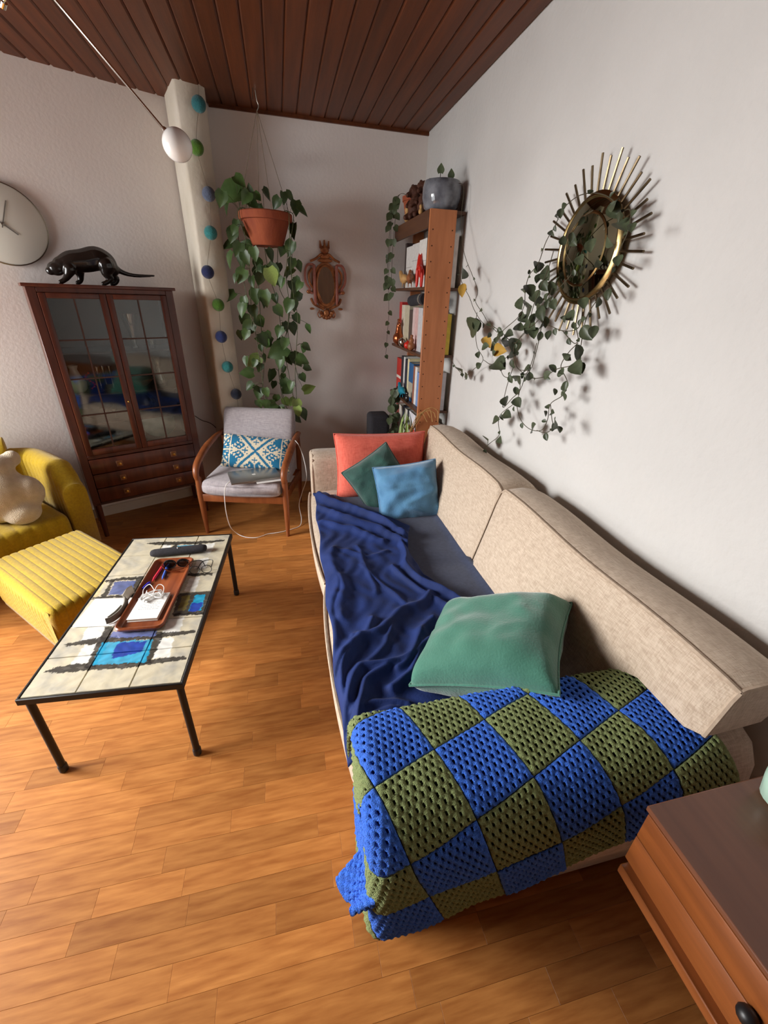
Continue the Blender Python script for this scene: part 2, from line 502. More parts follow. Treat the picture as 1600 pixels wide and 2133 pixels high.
PAINT = [('w', [(-0.15, -0.282), (-0.104, -0.281), (-0.1, -0.377), (-0.155, -0.383)]), ('w', [(0.109, -0.283), (0.165, -0.279), (0.18, -0.385), (0.124, -0.385)]), ('w', [(-0.183, -0.18), (-0.117, -0.179), (-0.109, -0.256), (-0.174, -0.263)]), ('w', [(0.117, -0.173), (0.177, -0.162), (0.178, -0.255), (0.113, -0.259)]), ('w', [(0.128, 0.105), (0.174, 0.124), (0.181, 0.002), (0.131, 0.014)]), ('w', [(0.128, 0.27), (0.182, 0.285), (0.185, 0.185), (0.131, 0.191)]), ('w', [(-0.076, 0.438), (-0.037, 0.433), (-0.031, 0.359), (-0.084, 0.364)]), ('w', [(0.117, 0.417), (0.185, 0.424), (0.182, 0.321), (0.126, 0.341)]), ('y', [(-0.29, 0.131), (-0.242, 0.137), (-0.223, 0.014), (-0.259, 0.013)]), ('k', [(-0.115, -0.189), (-0.079, -0.193), (-0.062, -0.396), (-0.1, -0.398)]), ('k', [(0.079, -0.238), (0.12, -0.243), (0.12, -0.405), (0.086, -0.408)]), ('k', [(-0.233, -0.404), (-0.203, -0.385), (-0.144, -0.375), (-0.005, -0.393), (0.119, -0.388), (0.222, -0.386), (0.25, -0.404), (0.152, -0.41), (0.035, -0.419), (-0.065, -0.412), (-0.173, -0.415)]), ('k', [(-0.234, -0.271), (-0.172, -0.256), (-0.092, -0.246), (0.105, -0.249), (0.235, -0.251), (0.244, -0.266), (0.124, -0.277), (-0.078, -0.28), (-0.201, -0.282)]), ('l', [(-0.074, -0.221), (0.092, -0.235), (0.093, -0.266), (-0.075, -0.254)]), ('t', [(-0.093, -0.278), (0.092, -0.281), (0.1, -0.399), (-0.08, -0.388)]), ('b', [(-0.037, -0.285), (0.07, -0.29), (0.071, -0.347), (-0.026, -0.369)]), ('k', [(-0.246, 0.14), (-0.171, 0.152), (-0.079, 0.151), (-0.076, 0.131), (-0.237, 0.124)]), ('k', [(-0.251, 0.015), (-0.158, 0.016), (-0.075, 0.022), (-0.073, 0.001), (-0.236, 0.0)]), ('k', [(-0.219, 0.129), (-0.201, 0.132), (-0.192, 0.01), (-0.211, 0.012)]), ('k', [(-0.109, 0.133), (-0.079, 0.129), (-0.071, -0.075), (-0.102, -0.071)]), ('g', [(-0.194, 0.123), (-0.103, 0.12), (-0.1, 0.022), (-0.19, 0.02)]), ('k', [(0.112, 0.001), (0.249, -0.0), (0.261, -0.154), (0.122, -0.151)]), ('o', [(0.131, -0.023), (0.165, -0.02), (0.168, -0.121), (0.136, -0.124)]), ('t', [(0.185, -0.023), (0.229, -0.02), (0.232, -0.132), (0.181, -0.13)]), ('b', [(0.184, -0.076), (0.23, -0.077), (0.226, -0.135), (0.185, -0.133)]), ('k', [(-0.174, 0.456), (-0.107, 0.469), (0.087, 0.451), (0.226, 0.455), (0.232, 0.439), (0.102, 0.422), (-0.005, 0.427), (-0.096, 0.432)]), ('k', [(-0.021, 0.432), (0.002, 0.429), (-0.009, 0.356), (-0.038, 0.359)]), ('k', [(0.102, 0.426), (0.12, 0.424), (0.121, 0.349), (0.103, 0.351)]), ('t', [(0.001, 0.417), (0.101, 0.416), (0.103, 0.366), (-0.002, 0.388)]), ('k', [(0.114, 0.149), (0.161, 0.15), (0.228, 0.143), (0.231, 0.127), (0.16, 0.125), (0.118, 0.13)]), ('k', [(0.131, -0.138), (0.256, -0.146), (0.253, -0.157), (0.129, -0.157)])]
POTHOS_LEAVES = [[-0.199, 3.339, 2.234, -0.139, 3.315, 2.189], [-0.172, 3.379, 2.179, -0.318, 3.358, 2.122], [-0.275, 3.297, 2.149, -0.302, 3.291, 2.066], [-0.259, 3.509, 2.133, -0.301, 3.528, 2.061], [-0.149, 3.471, 2.192, -0.248, 3.455, 2.136], [-0.109, 3.414, 2.161, -0.127, 3.401, 2.215], [-0.12, 3.323, 2.158, -0.165, 3.3, 2.094], [-0.089, 3.334, 2.165, -0.058, 3.359, 2.118], [-0.039, 3.487, 2.208, 0.014, 3.506, 2.156], [0.088, 3.48, 2.2, 0.096, 3.462, 2.134], [0.062, 3.357, 2.148, 0.015, 3.365, 2.086], [-0.065, 3.463, 2.123, -0.056, 3.484, 2.037], [0.171, 3.5, 2.162, 0.165, 3.475, 2.079], [0.171, 3.431, 2.113, 0.245, 3.442, 2.082], [-0.191, 3.406, 2.203, -0.249, 3.387, 2.123], [-0.134, 3.398, 2.134, -0.076, 3.374, 2.09], [0.108, 3.514, 2.202, 0.167, 3.536, 2.167], [0.152, 3.48, 2.032, 0.128, 3.468, 1.943], [-0.257, 3.56, 1.9, -0.352, 3.564, 1.881], [-0.201, 3.554, 1.872, -0.241, 3.575, 1.747], [-0.27, 3.472, 1.847, -0.318, 3.467, 1.754], [-0.141, 3.492, 1.887, -0.212, 3.488, 1.907], [-0.132, 3.395, 1.875, -0.124, 3.384, 1.794], [-0.123, 3.539, 1.817, -0.099, 3.511, 1.741], [-0.042, 3.37, 1.866, -0.001, 3.378, 1.797], [0.13, 3.422, 1.923, 0.089, 3.424, 1.837], [0.125, 3.464, 1.828, 0.105, 3.454, 1.755], [0.135, 3.579, 1.769, 0.057, 3.561, 1.728], [0.066, 3.451, 1.899, 0.048, 3.433, 1.833], [-0.052, 3.499, 1.781, 0.016, 3.486, 1.659], [-0.098, 3.438, 1.728, -0.122, 3.453, 1.649], [0.053, 3.431, 1.706, 0.023, 3.434, 1.641], [-0.292, 3.561, 1.6, -0.386, 3.537, 1.549], [-0.224, 3.392, 1.581, -0.218, 3.376, 1.51], [-0.146, 3.533, 1.632, -0.158, 3.54, 1.527], [-0.089, 3.427, 1.623, -0.079, 3.417, 1.518], [-0.015, 3.416, 1.53, 0.026, 3.413, 1.456], [-0.043, 3.389, 1.759, -0.008, 3.4, 1.649], [0.042, 3.559, 1.708, 0.013, 3.586, 1.648], [0.125, 3.527, 1.759, 0.065, 3.555, 1.714], [0.172, 3.384, 1.683, 0.134, 3.371, 1.629], [0.165, 3.573, 1.623, 0.097, 3.59, 1.552], [-0.154, 3.462, 1.456, -0.115, 3.489, 1.377], [0.216, 3.504, 1.406, 0.214, 3.523, 1.336], [0.011, 3.439, 1.392, -0.023, 3.42, 1.319], [-0.065, 3.469, 1.276, -0.175, 3.447, 1.317], [-0.087, 3.456, 1.31, -0.095, 3.484, 1.232], [0.038, 3.446, 1.254, -0.098, 3.417, 1.184], [0.036, 3.389, 1.319, 0.016, 3.369, 1.242], [-0.146, 3.537, 1.258, -0.151, 3.529, 1.208], [-0.254, 3.438, 1.185, -0.272, 3.414, 1.12], [-0.167, 3.576, 1.166, -0.262, 3.572, 1.094], [-0.217, 3.422, 1.07, -0.311, 3.395, 1.075], [0.104, 3.391, 1.183, 0.195, 3.371, 1.153], [0.079, 3.515, 1.194, 0.148, 3.494, 1.11], [0.157, 3.388, 1.273, 0.218, 3.388, 1.239], [0.181, 3.43, 1.267, 0.145, 3.46, 1.208], [0.156, 3.404, 1.118, 0.219, 3.406, 1.095], [-0.087, 3.535, 1.079, -0.096, 3.529, 0.978], [-0.078, 3.578, 0.983, -0.084, 3.576, 0.92], [-0.228, 3.428, 0.994, -0.288, 3.423, 0.948], [-0.228, 3.387, 0.973, -0.169, 3.383, 0.936], [0.045, 3.43, 0.97, -0.017, 3.453, 0.898], [0.152, 3.546, 0.901, 0.242, 3.546, 0.95], [-0.122, 3.386, 0.838, -0.188, 3.372, 0.869], [-0.073, 3.428, 0.839, -0.165, 3.411, 0.793], [-0.063, 3.426, 0.907, -0.069, 3.448, 0.84], [0.083, 3.408, 0.87, 0.093, 3.381, 0.778], [-0.01, 3.566, 0.851, 0.025, 3.57, 0.78], [0.035, 3.578, 0.739, -0.023, 3.572, 0.651], [0.059, 3.56, 0.696, 0.127, 3.569, 0.649], [0.088, 3.538, 0.761, 0.118, 3.553, 0.699], [-0.088, 3.479, 0.642, -0.138, 3.454, 0.671], [0.052, 3.422, 0.708, -0.007, 3.445, 0.636], [-0.232, 3.56, 1.469, -0.274, 3.585, 1.387], [-0.182, 3.447, 1.409, -0.271, 3.457, 1.341], [-0.285, 3.54, 1.353, -0.294, 3.548, 1.284], [0.023, 3.543, 1.1, -0.012, 3.545, 1.047], [0.001, 3.511, 1.051, -0.013, 3.522, 0.996], [-0.14, 3.434, 1.195, -0.113, 3.459, 1.137], [-0.164, 3.571, 1.711, -0.17, 3.546, 1.642], [-0.127, 3.574, 1.771, -0.147, 3.602, 1.71], [-0.017, 3.514, 1.603, -0.01, 3.486, 1.541], [0.078, 3.56, 0.848, 0.037, 3.537, 0.79], [-0.009, 3.574, 0.77, -0.086, 3.584, 0.741], [-0.21, 3.392, 0.875, -0.182, 3.372, 0.819]]
POTHOS_STEMS = [[(-0.132, 3.42, 2.073), (-0.175, 3.44, 1.916), (-0.215, 3.415, 1.747), (-0.203, 3.401, 1.573), (-0.176, 3.43, 1.389), (-0.163, 3.436, 1.193), (-0.154, 3.406, 0.99), (-0.143, 3.408, 0.845)], [(-0.074, 3.497, 1.926), (-0.123, 3.489, 1.754), (-0.125, 3.461, 1.575), (-0.131, 3.476, 1.355), (-0.137, 3.5, 1.116), (-0.161, 3.478, 0.941), (-0.112, 3.46, 0.795)], [(-0.046, 3.538, 1.903), (-0.045, 3.509, 1.728), (-0.009, 3.505, 1.578), (0.01, 3.535, 1.386), (0.012, 3.532, 1.182), (-0.024, 3.502, 0.971), (0.015, 3.513, 0.74)], [(0.003, 3.563, 1.908), (0.016, 3.54, 1.671), (0.073, 3.562, 1.516), (0.054, 3.579, 1.35), (0.035, 3.553, 1.249), (-0.03, 3.542, 1.11), (-0.022, 3.572, 0.845)], [(0.069, 3.445, 1.928), (0.075, 3.449, 1.76), (0.08, 3.478, 1.55), (0.062, 3.466, 1.391), (0.017, 3.44, 1.26), (0.039, 3.459, 1.086), (0.068, 3.48, 0.862), (0.105, 3.456, 0.673)], [(0.103, 3.381, 1.978), (0.107, 3.408, 1.759), (0.115, 3.417, 1.582), (0.132, 3.387, 1.46), (0.113, 3.386, 1.266), (0.09, 3.416, 1.057), (0.083, 3.41, 0.84), (0.009, 3.381, 0.696), (-0.104, 3.395, 0.587)], [(-0.194, 3.424, 2.057), (-0.221, 3.45, 1.968), (-0.212, 3.43, 1.831), (-0.168, 3.41, 1.748), (-0.186, 3.435, 1.513), (-0.194, 3.449, 1.356)], [(0.145, 3.553, 2.054), (0.118, 3.553, 1.766), (0.09, 3.523, 1.518), (0.06, 3.531, 1.353), (0.085, 3.559, 1.179), (0.117, 3.544, 0.999)]]
HOYA_STEMS = [[(1.09, 2.756, 1.882), (1.097, 2.692, 1.809), (1.083, 2.545, 1.725), (1.09, 2.464, 1.648), (1.097, 2.494, 1.595), (1.083, 2.343, 1.537), (1.09, 2.278, 1.495), (1.097, 2.179, 1.457)], [(1.117, 2.843, 1.786), (1.11, 2.764, 1.7), (1.103, 2.603, 1.617), (1.117, 2.549, 1.554), (1.11, 2.409, 1.496), (1.103, 2.249, 1.467)], [(1.127, 2.894, 1.245), (1.113, 2.674, 1.192), (1.119, 2.558, 1.182), (1.127, 2.473, 1.231), (1.113, 2.334, 1.302), (1.119, 2.452, 1.363), (1.127, 2.52, 1.458), (1.113, 2.493, 1.54)], [(1.121, 2.35, 1.3), (1.113, 2.212, 1.294), (1.126, 2.082, 1.349), (1.121, 2.01, 1.4)], [(1.074, 1.762, 1.874), (1.079, 1.824, 1.82), (1.088, 1.871, 1.748), (1.074, 1.906, 1.703), (1.079, 1.926, 1.645), (1.087, 1.929, 1.59), (1.074, 1.942, 1.539), (1.079, 2.067, 1.479), (1.087, 2.154, 1.437)], [(1.062, 1.729, 1.78), (1.076, 1.77, 1.715), (1.072, 1.805, 1.638), (1.062, 1.812, 1.568), (1.076, 1.837, 1.5), (1.072, 1.905, 1.444), (1.062, 1.919, 1.409), (1.076, 1.919, 1.334), (1.072, 1.934, 1.268)], [(1.078, 1.945, 1.266), (1.088, 1.979, 1.193), (1.074, 1.954, 1.122), (1.078, 1.885, 1.182), (1.088, 1.844, 1.227), (1.074, 1.794, 1.311)], [(1.105, 1.95, 1.265), (1.103, 1.879, 1.249), (1.092, 1.87, 1.171), (1.105, 2.017, 1.075), (1.102, 2.029, 1.023), (1.092, 1.982, 0.97), (1.105, 2.086, 0.894), (1.102, 2.161, 0.834)], [(1.098, 1.88, 1.169), (1.085, 1.798, 1.107), (1.087, 1.707, 1.081), (1.098, 1.627, 1.096), (1.085, 1.579, 1.157), (1.087, 1.584, 1.221), (1.098, 1.53, 1.269), (1.085, 1.5, 1.323), (1.087, 1.561, 1.366)], [(1.093, 1.592, 1.218), (1.082, 1.544, 1.166), (1.095, 1.541, 1.134), (1.093, 1.583, 1.098), (1.082, 1.637, 1.093)], [(1.096, 1.83, 1.306), (1.096, 1.773, 1.295), (1.108, 1.698, 1.313), (1.096, 1.603, 1.359), (1.097, 1.504, 1.391), (1.108, 1.499, 1.436), (1.095, 1.486, 1.496), (1.097, 1.487, 1.563), (1.108, 1.458, 1.623), (1.095, 1.392, 1.655)], [(1.092, 1.498, 1.469), (1.104, 1.559, 1.429), (1.104, 1.591, 1.379), (1.092, 1.552, 1.349)], [(1.086, 1.714, 1.52), (1.098, 1.618, 1.503), (1.086, 1.517, 1.515), (1.086, 1.501, 1.547), (1.098, 1.531, 1.603)], [(1.103, 1.626, 1.502), (1.105, 1.543, 1.465), (1.092, 1.502, 1.479), (1.103, 1.541, 1.514)], [(1.088, 1.773, 1.443), (1.077, 1.766, 1.368), (1.075, 1.795, 1.311), (1.088, 1.875, 1.313)], [(1.1, 1.819, 1.862), (1.087, 1.758, 1.918), (1.098, 1.691, 1.95), (1.1, 1.589, 1.942), (1.087, 1.482, 1.907), (1.098, 1.445, 1.87), (1.1, 1.399, 1.867), (1.087, 1.368, 1.811), (1.098, 1.4, 1.757), (1.1, 1.411, 1.705)], [(1.078, 1.554, 1.888), (1.075, 1.632, 1.858), (1.088, 1.688, 1.783), (1.078, 1.599, 1.713), (1.075, 1.677, 1.643)], [(1.072, 1.888, 1.432), (1.082, 1.924, 1.361), (1.086, 1.887, 1.318), (1.072, 1.77, 1.328)], [(1.084, 2.09, 1.318), (1.098, 2.048, 1.264), (1.088, 1.964, 1.263)], [(1.081, 2.259, 1.496), (1.086, 2.108, 1.462), (1.073, 1.944, 1.427), (1.081, 1.89, 1.471), (1.086, 1.791, 1.533), (1.072, 1.697, 1.621)], [(1.077, 1.717, 1.654), (1.069, 1.727, 1.565), (1.064, 1.722, 1.448), (1.077, 1.758, 1.343)]]
HOYA_LEAVES = [[1.078, 1.76, 1.922, 1.07, 1.735, 1.885], [1.058, 1.76, 1.853, 1.08, 1.797, 1.828], [1.05, 1.732, 1.864, 1.051, 1.722, 1.839], [1.104, 1.907, 1.756, 1.079, 1.839, 1.718], [1.083, 1.931, 1.728, 1.09, 1.935, 1.705], [1.052, 1.875, 1.667, 1.045, 1.797, 1.626], [1.092, 1.796, 1.708, 1.089, 1.885, 1.683], [1.094, 1.825, 1.731, 1.073, 1.755, 1.679], [1.064, 1.938, 1.617, 1.041, 1.879, 1.568], [1.08, 1.847, 1.585, 1.106, 1.998, 1.563], [1.085, 1.814, 1.626, 1.102, 1.841, 1.574], [1.073, 1.729, 1.678, 1.088, 1.71, 1.619], [1.056, 1.664, 1.613, 1.044, 1.618, 1.576], [1.09, 1.968, 1.536, 1.104, 1.897, 1.524], [1.075, 1.803, 1.559, 1.051, 1.8, 1.512], [1.066, 1.754, 1.59, 1.049, 1.703, 1.528], [1.067, 1.901, 1.52, 1.085, 1.959, 1.461], [1.062, 1.852, 1.499, 1.085, 1.842, 1.468], [1.103, 1.844, 1.5, 1.076, 1.785, 1.46], [1.073, 2.04, 1.46, 1.072, 1.965, 1.465], [1.051, 1.699, 1.496, 1.047, 1.692, 1.451], [1.104, 1.717, 1.498, 1.081, 1.693, 1.461], [1.086, 2.372, 1.498, 1.063, 2.547, 1.421], [1.085, 2.44, 1.513, 1.108, 2.427, 1.428], [1.062, 2.176, 1.391, 1.033, 2.239, 1.375], [1.055, 2.045, 1.448, 1.057, 2.116, 1.415], [1.051, 2.042, 1.432, 1.026, 1.905, 1.43], [1.08, 2.164, 1.41, 1.105, 2.219, 1.36], [1.075, 2.117, 1.371, 1.069, 2.163, 1.342], [1.088, 2.232, 1.451, 1.064, 2.209, 1.427], [1.085, 1.981, 1.447, 1.065, 1.894, 1.382], [1.087, 1.975, 1.397, 1.114, 2.006, 1.336], [1.053, 1.9, 1.361, 1.057, 1.89, 1.314], [1.086, 2.142, 1.312, 1.065, 1.989, 1.316], [1.066, 2.018, 1.338, 1.096, 2.048, 1.298], [1.11, 2.338, 1.28, 1.087, 2.388, 1.248], [1.092, 2.562, 1.217, 1.119, 2.696, 1.161], [1.064, 2.416, 1.21, 1.071, 2.481, 1.172], [1.053, 2.292, 1.347, 1.045, 2.252, 1.32], [1.09, 1.492, 1.528, 1.096, 1.428, 1.479], [1.096, 1.434, 1.533, 1.072, 1.398, 1.491], [1.071, 1.478, 1.467, 1.093, 1.462, 1.4], [1.085, 1.565, 1.414, 1.082, 1.513, 1.421], [1.074, 1.63, 1.371, 1.103, 1.598, 1.345], [1.084, 1.489, 1.398, 1.056, 1.401, 1.373], [1.098, 1.47, 1.404, 1.088, 1.428, 1.366], [1.076, 1.608, 1.349, 1.059, 1.645, 1.308], [1.077, 1.765, 1.339, 1.066, 1.85, 1.306], [1.055, 1.904, 1.29, 1.063, 1.885, 1.245], [1.056, 1.809, 1.3, 1.073, 1.888, 1.249], [1.052, 1.734, 1.331, 1.068, 1.744, 1.277], [1.098, 1.911, 1.232, 1.098, 1.881, 1.194], [1.093, 1.535, 1.316, 1.077, 1.492, 1.29], [1.094, 1.59, 1.285, 1.09, 1.563, 1.26], [1.064, 1.494, 1.289, 1.092, 1.487, 1.254], [1.074, 1.854, 1.189, 1.066, 1.78, 1.163], [1.102, 1.991, 1.08, 1.094, 1.901, 1.089], [1.09, 1.996, 1.049, 1.07, 2.071, 1.02], [1.101, 1.893, 1.143, 1.086, 1.869, 1.119], [1.053, 1.909, 1.185, 1.082, 1.962, 1.128], [1.06, 1.58, 1.194, 1.087, 1.583, 1.164], [1.109, 1.693, 1.106, 1.116, 1.752, 1.044], [1.051, 1.488, 1.187, 1.024, 1.421, 1.158], [1.063, 1.466, 1.161, 1.056, 1.431, 1.142], [1.087, 2.082, 0.916, 1.115, 2.186, 0.86], [1.071, 1.941, 0.97, 1.05, 1.881, 0.958], [1.084, 2.698, 1.769, 1.062, 2.599, 1.711], [1.055, 1.56, 1.559, 1.059, 1.563, 1.528], [1.092, 1.614, 1.56, 1.066, 1.527, 1.554], [1.077, 1.533, 1.54, 1.089, 1.529, 1.509], [1.096, 1.517, 1.551, 1.089, 1.514, 1.522], [1.103, 1.546, 1.62, 1.083, 1.494, 1.586], [1.093, 1.727, 1.834, 1.109, 1.752, 1.792], [1.103, 1.694, 1.824, 1.102, 1.648, 1.79], [1.056, 1.499, 1.798, 1.029, 1.458, 1.754], [1.082, 1.589, 1.756, 1.062, 1.54, 1.724], [1.088, 1.385, 1.744, 1.063, 1.35, 1.712], [1.097, 1.447, 1.839, 1.08, 1.36, 1.816], [1.051, 1.312, 1.82, 1.031, 1.285, 1.793], [1.077, 1.472, 1.894, 1.081, 1.414, 1.844], [1.073, 1.444, 1.804, 1.054, 1.391, 1.761], [1.079, 1.478, 1.737, 1.106, 1.491, 1.707], [1.082, 1.617, 1.954, 1.109, 1.612, 1.947], [1.052, 1.41, 1.893, 1.081, 1.47, 1.873], [1.103, 1.849, 1.682, 1.106, 1.792, 1.642], [1.081, 1.746, 1.637, 1.084, 1.765, 1.594], [1.105, 1.893, 1.642, 1.079, 1.819, 1.601], [1.089, 1.78, 1.551, 1.091, 1.716, 1.508], [1.068, 1.761, 1.587, 1.082, 1.833, 1.549], [1.093, 1.887, 1.529, 1.069, 1.79, 1.497], [1.092, 1.702, 1.694, 1.089, 1.726, 1.657], [1.079, 2.139, 1.482, 1.088, 2.104, 1.454], [1.053, 2.271, 1.494, 1.059, 2.262, 1.466], [1.072, 2.065, 0.863, 1.095, 2.095, 0.806], [1.064, 1.4, 1.861, 1.083, 1.412, 1.832], [1.094, 1.557, 1.726, 1.101, 1.588, 1.698]]
HOYA_YELLOW = [[1.098, 2.701, 1.69, 1.07, 2.647, 1.625], [1.092, 2.326, 1.42, 1.099, 2.243, 1.386], [1.094, 2.18, 1.375, 1.088, 2.068, 1.379]]
THROW_FOLDS = [([(0.507, 1.201), (0.352, 1.03), (0.192, 0.997), (0.106, 0.899)], 0.02, 0.016), ([(0.526, 1.35), (0.343, 1.205), (0.194, 1.156), (0.097, 1.016)], 0.018, 0.018), ([(0.61, 1.181), (0.456, 1.08), (0.308, 0.995)], 0.018, 0.014), ([(0.276, 1.246), (0.169, 1.112), (0.106, 0.954), (0.083, 0.835)], 0.018, 0.015), ([(0.276, 1.001), (0.196, 0.936), (0.127, 0.843), (0.1, 0.755)], 0.02, 0.015), ([(0.065, 0.872), (0.165, 0.852), (0.299, 0.842)], 0.014, 0.013), ([(0.058, 0.809), (0.187, 0.814), (0.323, 0.82)], 0.016, 0.014), ([(0.162, 2.411), (0.301, 2.218), (0.459, 2.01), (0.563, 1.831)], 0.03, 0.022), ([(0.147, 2.231), (0.304, 2.053), (0.46, 1.89), (0.553, 1.75)], 0.024, 0.022), ([(0.157, 2.05), (0.317, 1.968), (0.438, 1.795)], 0.016, 0.02), ([(0.164, 1.76), (0.175, 1.449), (0.156, 1.268)], 0.012, 0.02), ([(0.589, 1.878), (0.521, 1.742), (0.492, 1.574), (0.531, 1.434), (0.615, 1.3), (0.672, 1.184), (0.692, 1.138)], 0.024, 0.014), ([(0.437, 1.584), (0.495, 1.389), (0.574, 1.246), (0.579, 1.106)], 0.014, 0.012), ([(0.287, 1.784), (0.319, 1.567), (0.305, 1.391)], 0.008, 0.012), ([(0.304, 1.609), (0.353, 1.416), (0.409, 1.308)], 0.009, 0.012), ([(0.163, 1.557), (0.108, 1.25), (0.082, 1.019)], 0.012, 0.02), ([(0.429, 1.11), (0.35, 0.965), (0.268, 0.903)], 0.02, 0.014), ([(0.439, 1.272), (0.29, 1.137), (0.212, 1.014)], 0.014, 0.014), ([(0.168, 1.161), (0.121, 1.011), (0.088, 0.939)], 0.014, 0.012), ([(0.42, 1.714), (0.319, 1.689), (0.188, 1.756)], 0.008, 0.014)]

# ================================================================== the room
ZC = 2.69
WX = 1.18
b = MB(); b.box((-3.2, -2.7, -0.10), (1.3, 4.0, -0.006))
floor = struct(b.build('floor', 'joint', smooth=False), 'warm oak strip parquet floor')
rng = random.Random(11)
SW = 0.0725
strip_mesh = {}
def strip_geo(L):
    g = 0.0002; e = 0.0003
    x0, x1, y0, y1 = -L / 2 + g, L / 2 - g, -SW / 2 + g, SW / 2 - g
    vs = [(x0, y0, -0.008), (x1, y0, -0.008), (x1, y1, -0.008), (x0, y1, -0.008),
          (x0, y0, -e), (x1, y0, -e), (x1, y1, -e), (x0, y1, -e),
          (x0 + e, y0 + e, 0), (x1 - e, y0 + e, 0), (x1 - e, y1 - e, 0), (x0 + e, y1 - e, 0)]
    fs = [(0, 1, 5, 4), (1, 2, 6, 5), (2, 3, 7, 6), (3, 0, 4, 7), (4, 5, 9, 8), (5, 6, 10, 9), (6, 7, 11, 10), (7, 4, 8, 11), (8, 9, 10, 11)]
    return vs, fs
rest = MB()
ystart = 0.776 - SW * 3 * 15
row = 0
nstrip = 0
while True:
    yc = ystart + (row + 0.5) * SW
    if yc > 3.9: break
    x = -3.2 - rng.random() * 0.4
    while x < 1.25:
        L = rng.choice((0.24, 0.30, 0.36, 0.42, 0.48))
        xc = x + L / 2
        x += L
        seen = (0.15 < yc < 3.3 and xc - L / 2 < 1.1 and xc + L / 2 > -1.62 and not (0.2 < xc - L / 2 and 0.56 < yc < 2.8)
                and xc > -0.35 - 0.66 * (yc + 0.35) and not (yc > 2.95 and xc > 0.2))
        if seen and nstrip < 299:
            nstrip += 1
            if L not in strip_mesh:
                m = MB(); m.add(*strip_geo(L))
                o = m.build('floor_strip', 'oak_strip', floor, smooth=False)
                strip_mesh[L] = o.data
            else:
                o = bpy.data.objects.new('floor_strip', strip_mesh[L]); col.objects.link(o); o.parent = floor
            o.location = (xc, yc, 0)
        else:
            vs_, fs_ = strip_geo(L)
            rest.add([(v[0] + xc, v[1] + yc, v[2]) for v in vs_], fs_)
    row += 1
m = MATS['oak_strip'].copy(); m.name = 'oak_strip_rest'
N, L_ = m.node_tree.nodes, m.node_tree.links
geo = N.new('ShaderNodeNewGeometry')
oi = [n for n in N if n.type == 'OBJECT_INFO'][0]
for lk in list(L_):
    if lk.from_node == oi:
        ts = lk.to_socket
        L_.remove(lk); L_.new(geo.outputs['Random Per Island'], ts)
ro = rest.build('floor_strips', m, floor, smooth=False); ro['kind'] = 'stuff'

# ceiling boards
b = MB(); b.box((-3.2, -2.7, ZC + 0.012), (1.3, 4.0, ZC + 0.12))
ceiling = struct(b.build('ceiling', 'groove', smooth=False), 'dark brown boarded wooden ceiling')
BWD = 0.096
bd = MB()
w = BWD / 2 - 0.001; e = 0.008
vs_ = []
for y in (-2.7, 3.9):
    vs_ += [(-w, y, ZC + 0.02), (-w, y, ZC + e * 0.8), (-w + e, y, ZC), (w - e, y, ZC), (w, y, ZC + e * 0.8), (w, y, ZC + 0.02)]
bd.add(vs_, [(i, i + 1, i + 7, i + 6) for i in range(5)] + [(5, 0, 6, 11), (0, 1, 2, 3, 4, 5), (6, 7, 8, 9, 10, 11)])
first = None
x = 1.18 - BWD / 2
while x > -3.1:
    if first is None:
        first = bd.build('ceiling_board', 'ceiling_wood', ceiling, smooth=False); o = first
    else:
        o = bpy.data.objects.new('ceiling_board', first.data); col.objects.link(o); o.parent = ceiling
    o.location = (x, 0, 0)
    x -= BWD

def wall(name, pts, mat, label, z1=ZC + 0.02):
    m = MB(); m.prism(pts, -0.02, z1)
    return struct(m.build(name, mat, smooth=False), label)
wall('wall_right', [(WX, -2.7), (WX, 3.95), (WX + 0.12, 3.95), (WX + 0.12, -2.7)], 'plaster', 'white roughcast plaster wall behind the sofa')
wall('wall_back', [(WX, 3.868), (-0.58, 3.797), (-0.58, 3.95), (WX, 3.95)], 'plaster_lifted', 'white plaster wall at the end of the room')
wall('wall_left', [(-0.58, 3.797), (-3.0, 2.618), (-3.05, 2.74), (-0.60, 3.93)], 'plaster_lifted', 'white plaster wall behind the glazed cabinet')
# wall with the big window, outside the picture
m = MB()
WY0, WY1, WZ0, WZ1 = 0.70, 2.48, 0.20, 2.30
m.box((-3.12, -2.7, -0.02), (-3.0, WY0, ZC)); m.box((-3.12, WY1, -0.02), (-3.0, 2.66, ZC))
m.box((-3.12, WY0, -0.02), (-3.0, WY1, WZ0)); m.box((-3.12, WY0, WZ1), (-3.0, WY1, ZC))
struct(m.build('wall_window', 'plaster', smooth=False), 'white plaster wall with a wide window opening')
m = MB()
for y in (WY0, (WY0 + WY1) / 2 - .02, WY1 - .05): m.box((-3.10, y, WZ0), (-3.05, y + 0.05, WZ1))
for z in (WZ0, WZ1 - .05): m.box((-3.10, WY0, z), (-3.05, WY1, z + 0.05))
struct(m.build('window_1', 'white_paint', smooth=False), 'white window frame in the wide opening')
wall('wall_front', [(-3.12, -2.7), (WX + .12, -2.7), (WX + .12, -2.82), (-3.12, -2.82)], 'dimming_brown', 'unseen wall behind the viewer, brown added to dim bounced light')
